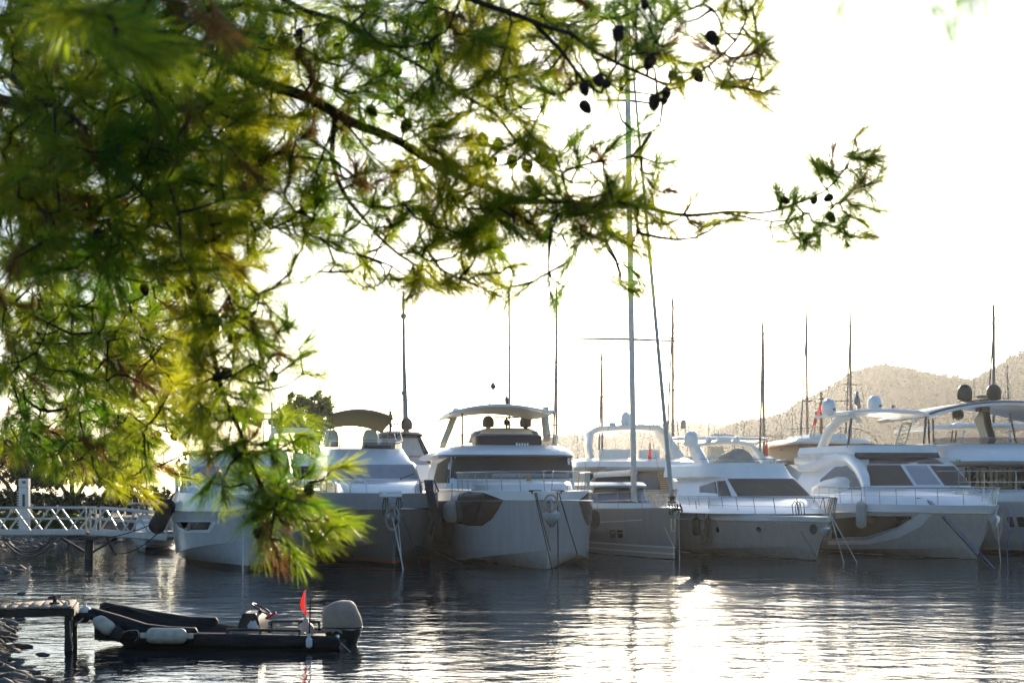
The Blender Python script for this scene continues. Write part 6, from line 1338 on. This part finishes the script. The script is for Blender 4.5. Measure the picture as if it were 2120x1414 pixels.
for oi in order:
    t, is_cone, px, py = T3[oi]
    if len(buf_p) > 200: NPl.append(np.array(buf_p)); NBl.append(np.array(buf_b)); NP = np.concatenate(NPl); NB = np.concatenate(NBl); NPl, NBl = [NP], [NB]; buf_p, buf_b = [], []
    d2 = ((NP-t)**2).sum(1)
    if buf_p:
        e2_ = ((np.array(buf_p)-t)**2).sum(1)
    j = d2.argmin(); src, bi, dm = NP[j], NB[j], d2[j]
    if buf_p and e2_.min() < dm: j = e2_.argmin(); src, bi, dm = np.array(buf_p[j]), buf_b[j], e2_[j]
    L = math.sqrt(dm)
    if is_cone:
        cone_at.append((t, bi)); tip = t+np.array([0, 0, .03]); rad = .004
    else: tip = t; rad = .0036+.0038*min(1, L)
    side = rng.normal(size=3)*.10*L; side[2] -= .06*L
    n = max(2, int(L/.06)); path = [src+(tip-src)*(i/n)+side*math.sin(math.pi*i/n) for i in range(n+1)]
    wood[bi].tube([Vector(p-PO) for p in path], [rad*(1.5-.8*i/n) for i in range(n+1)], 4)
    for p in path[1:]: buf_p.append(p); buf_b.append(bi)
    if not is_cone:
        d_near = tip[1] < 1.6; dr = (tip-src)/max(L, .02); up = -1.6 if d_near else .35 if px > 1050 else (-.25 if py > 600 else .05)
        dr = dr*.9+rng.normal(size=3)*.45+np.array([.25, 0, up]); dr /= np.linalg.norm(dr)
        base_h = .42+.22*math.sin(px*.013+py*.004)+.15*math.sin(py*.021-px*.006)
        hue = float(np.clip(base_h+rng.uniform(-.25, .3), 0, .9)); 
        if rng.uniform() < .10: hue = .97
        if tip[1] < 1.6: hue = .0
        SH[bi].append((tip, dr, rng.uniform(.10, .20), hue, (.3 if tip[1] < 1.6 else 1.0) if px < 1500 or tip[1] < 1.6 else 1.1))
def needles(shoots):
    Vs, As = [], []
    for tip, dr, sl, hue, ql in shoots:
        m = int(100*ql*rng.uniform(.7, 1.2)); f = rng.uniform(0, 1, m)**.8
        a = np.cross(dr, [0.3, .9, .2]); a /= np.linalg.norm(a); c_ = np.cross(dr, a); th = rng.uniform(0, 2*np.pi, m)
        rad = a[None]*np.cos(th)[:, None]+c_[None]*np.sin(th)[:, None]; op = rng.uniform(.25, .95, m)*(1.1-.55*f)
        d = dr[None]*np.cos(op)[:, None]+rad*np.sin(op)[:, None]
        b0 = tip[None]+dr[None]*(sl*(f-.55))[:, None]; L = rng.uniform(.09, .15, m)*(.9 if hue < .95 else .8)
        grav = np.array([0, 0, -1.])*(.10 if tip[2] > 2.6 else .22)
        mid = b0+d*(L*.5)[:, None]+grav*(L*.12)[:, None]; end = b0+d*L[:, None]+grav*(L*.5)[:, None]
        s_ = np.cross(d, rng.normal(size=(m, 3))); s_ /= np.linalg.norm(s_, axis=1, keepdims=True)
        w_ = .0011
        Vs.append(np.stack([b0-s_*w_, b0+s_*w_, mid+s_*w_, mid-s_*w_, mid-s_*w_, mid+s_*w_, end+s_*w_*.3, end-s_*w_*.3], 1).reshape(-1, 3))
        As.append(np.full(m*8, hue)+np.repeat(rng.uniform(-.06, .06, m), 8)*(hue < .9))
    return np.concatenate(Vs), np.clip(np.concatenate(As), 0, 1)
BO = []
tot = 0
for bi in range(len(BOUGHS)):
    bo = wood[bi].build('bough', BARKM, PT, smooth=60); BO.append(bo)
    if SH[bi]:
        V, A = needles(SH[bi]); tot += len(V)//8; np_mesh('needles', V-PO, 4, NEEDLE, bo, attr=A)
print('NEEDLES', tot, 'shoots', sum(len(v) for v in SH.values()), 'cones', len(cone_at))
def cone_mesh():
    mb = MB(); rows_ = []
    for i in range(11):
        f = i/10; r_ = .027*math.sin(math.pi*(.06+.9*f)**.8)**.7
        rows_.append([Vector((r_*(1+(.16 if (k+i) % 2 else -.1))*math.cos(2*math.pi*k/12), r_*(1+(.16 if (k+i) % 2 else -.1))*math.sin(2*math.pi*k/12), .035-.075*f)) for k in range(12)])
    mb.loft(rows_); return mb
c0 = None
for i, (t, bi) in enumerate(cone_at):
    if c0 is None: o = c0 = cone_mesh().build('pine_cone', CONE, BO[bi], 30)
    else: o = c0.copy(); col.objects.link(o); o.parent = BO[bi]
    o.location = t-PO; o.rotation_euler = (rng.uniform(-.9, .9), rng.uniform(-.9, .9), rng.uniform(0, 6)); o.scale = [rng.uniform(.55, .88)]*3
# ================================================================== air: thin sunlit haze over the bay
hb = MB(); hb.v = [(x, y, z) for x in (-3900, 3900) for y in (-70, 3900) for z in (-3.5, 138)]; hb.f = [(0, 1, 3, 2), (4, 6, 7, 5), (0, 4, 5, 1), (2, 3, 7, 6), (0, 2, 6, 4), (1, 5, 7, 3)]
hm = bpy.data.materials.new('sunlit_haze'); hm.use_nodes = True; t_ = hm.node_tree; t_.nodes.clear()
vo = t_.nodes.new('ShaderNodeVolumePrincipled'); ou = t_.nodes.new('ShaderNodeOutputMaterial'); t_.links.new(vo.outputs[0], ou.inputs['Volume'])
vo.inputs['Color'].default_value = (.94, .96, 1, 1); vo.inputs['Density'].default_value = .00009; vo.inputs['Anisotropy'].default_value = .7
hz = hb.build('haze', hm, None, 0); tag(hz, 'pale sunlit haze lying over the harbour and the hills', 'haze', kind='stuff')
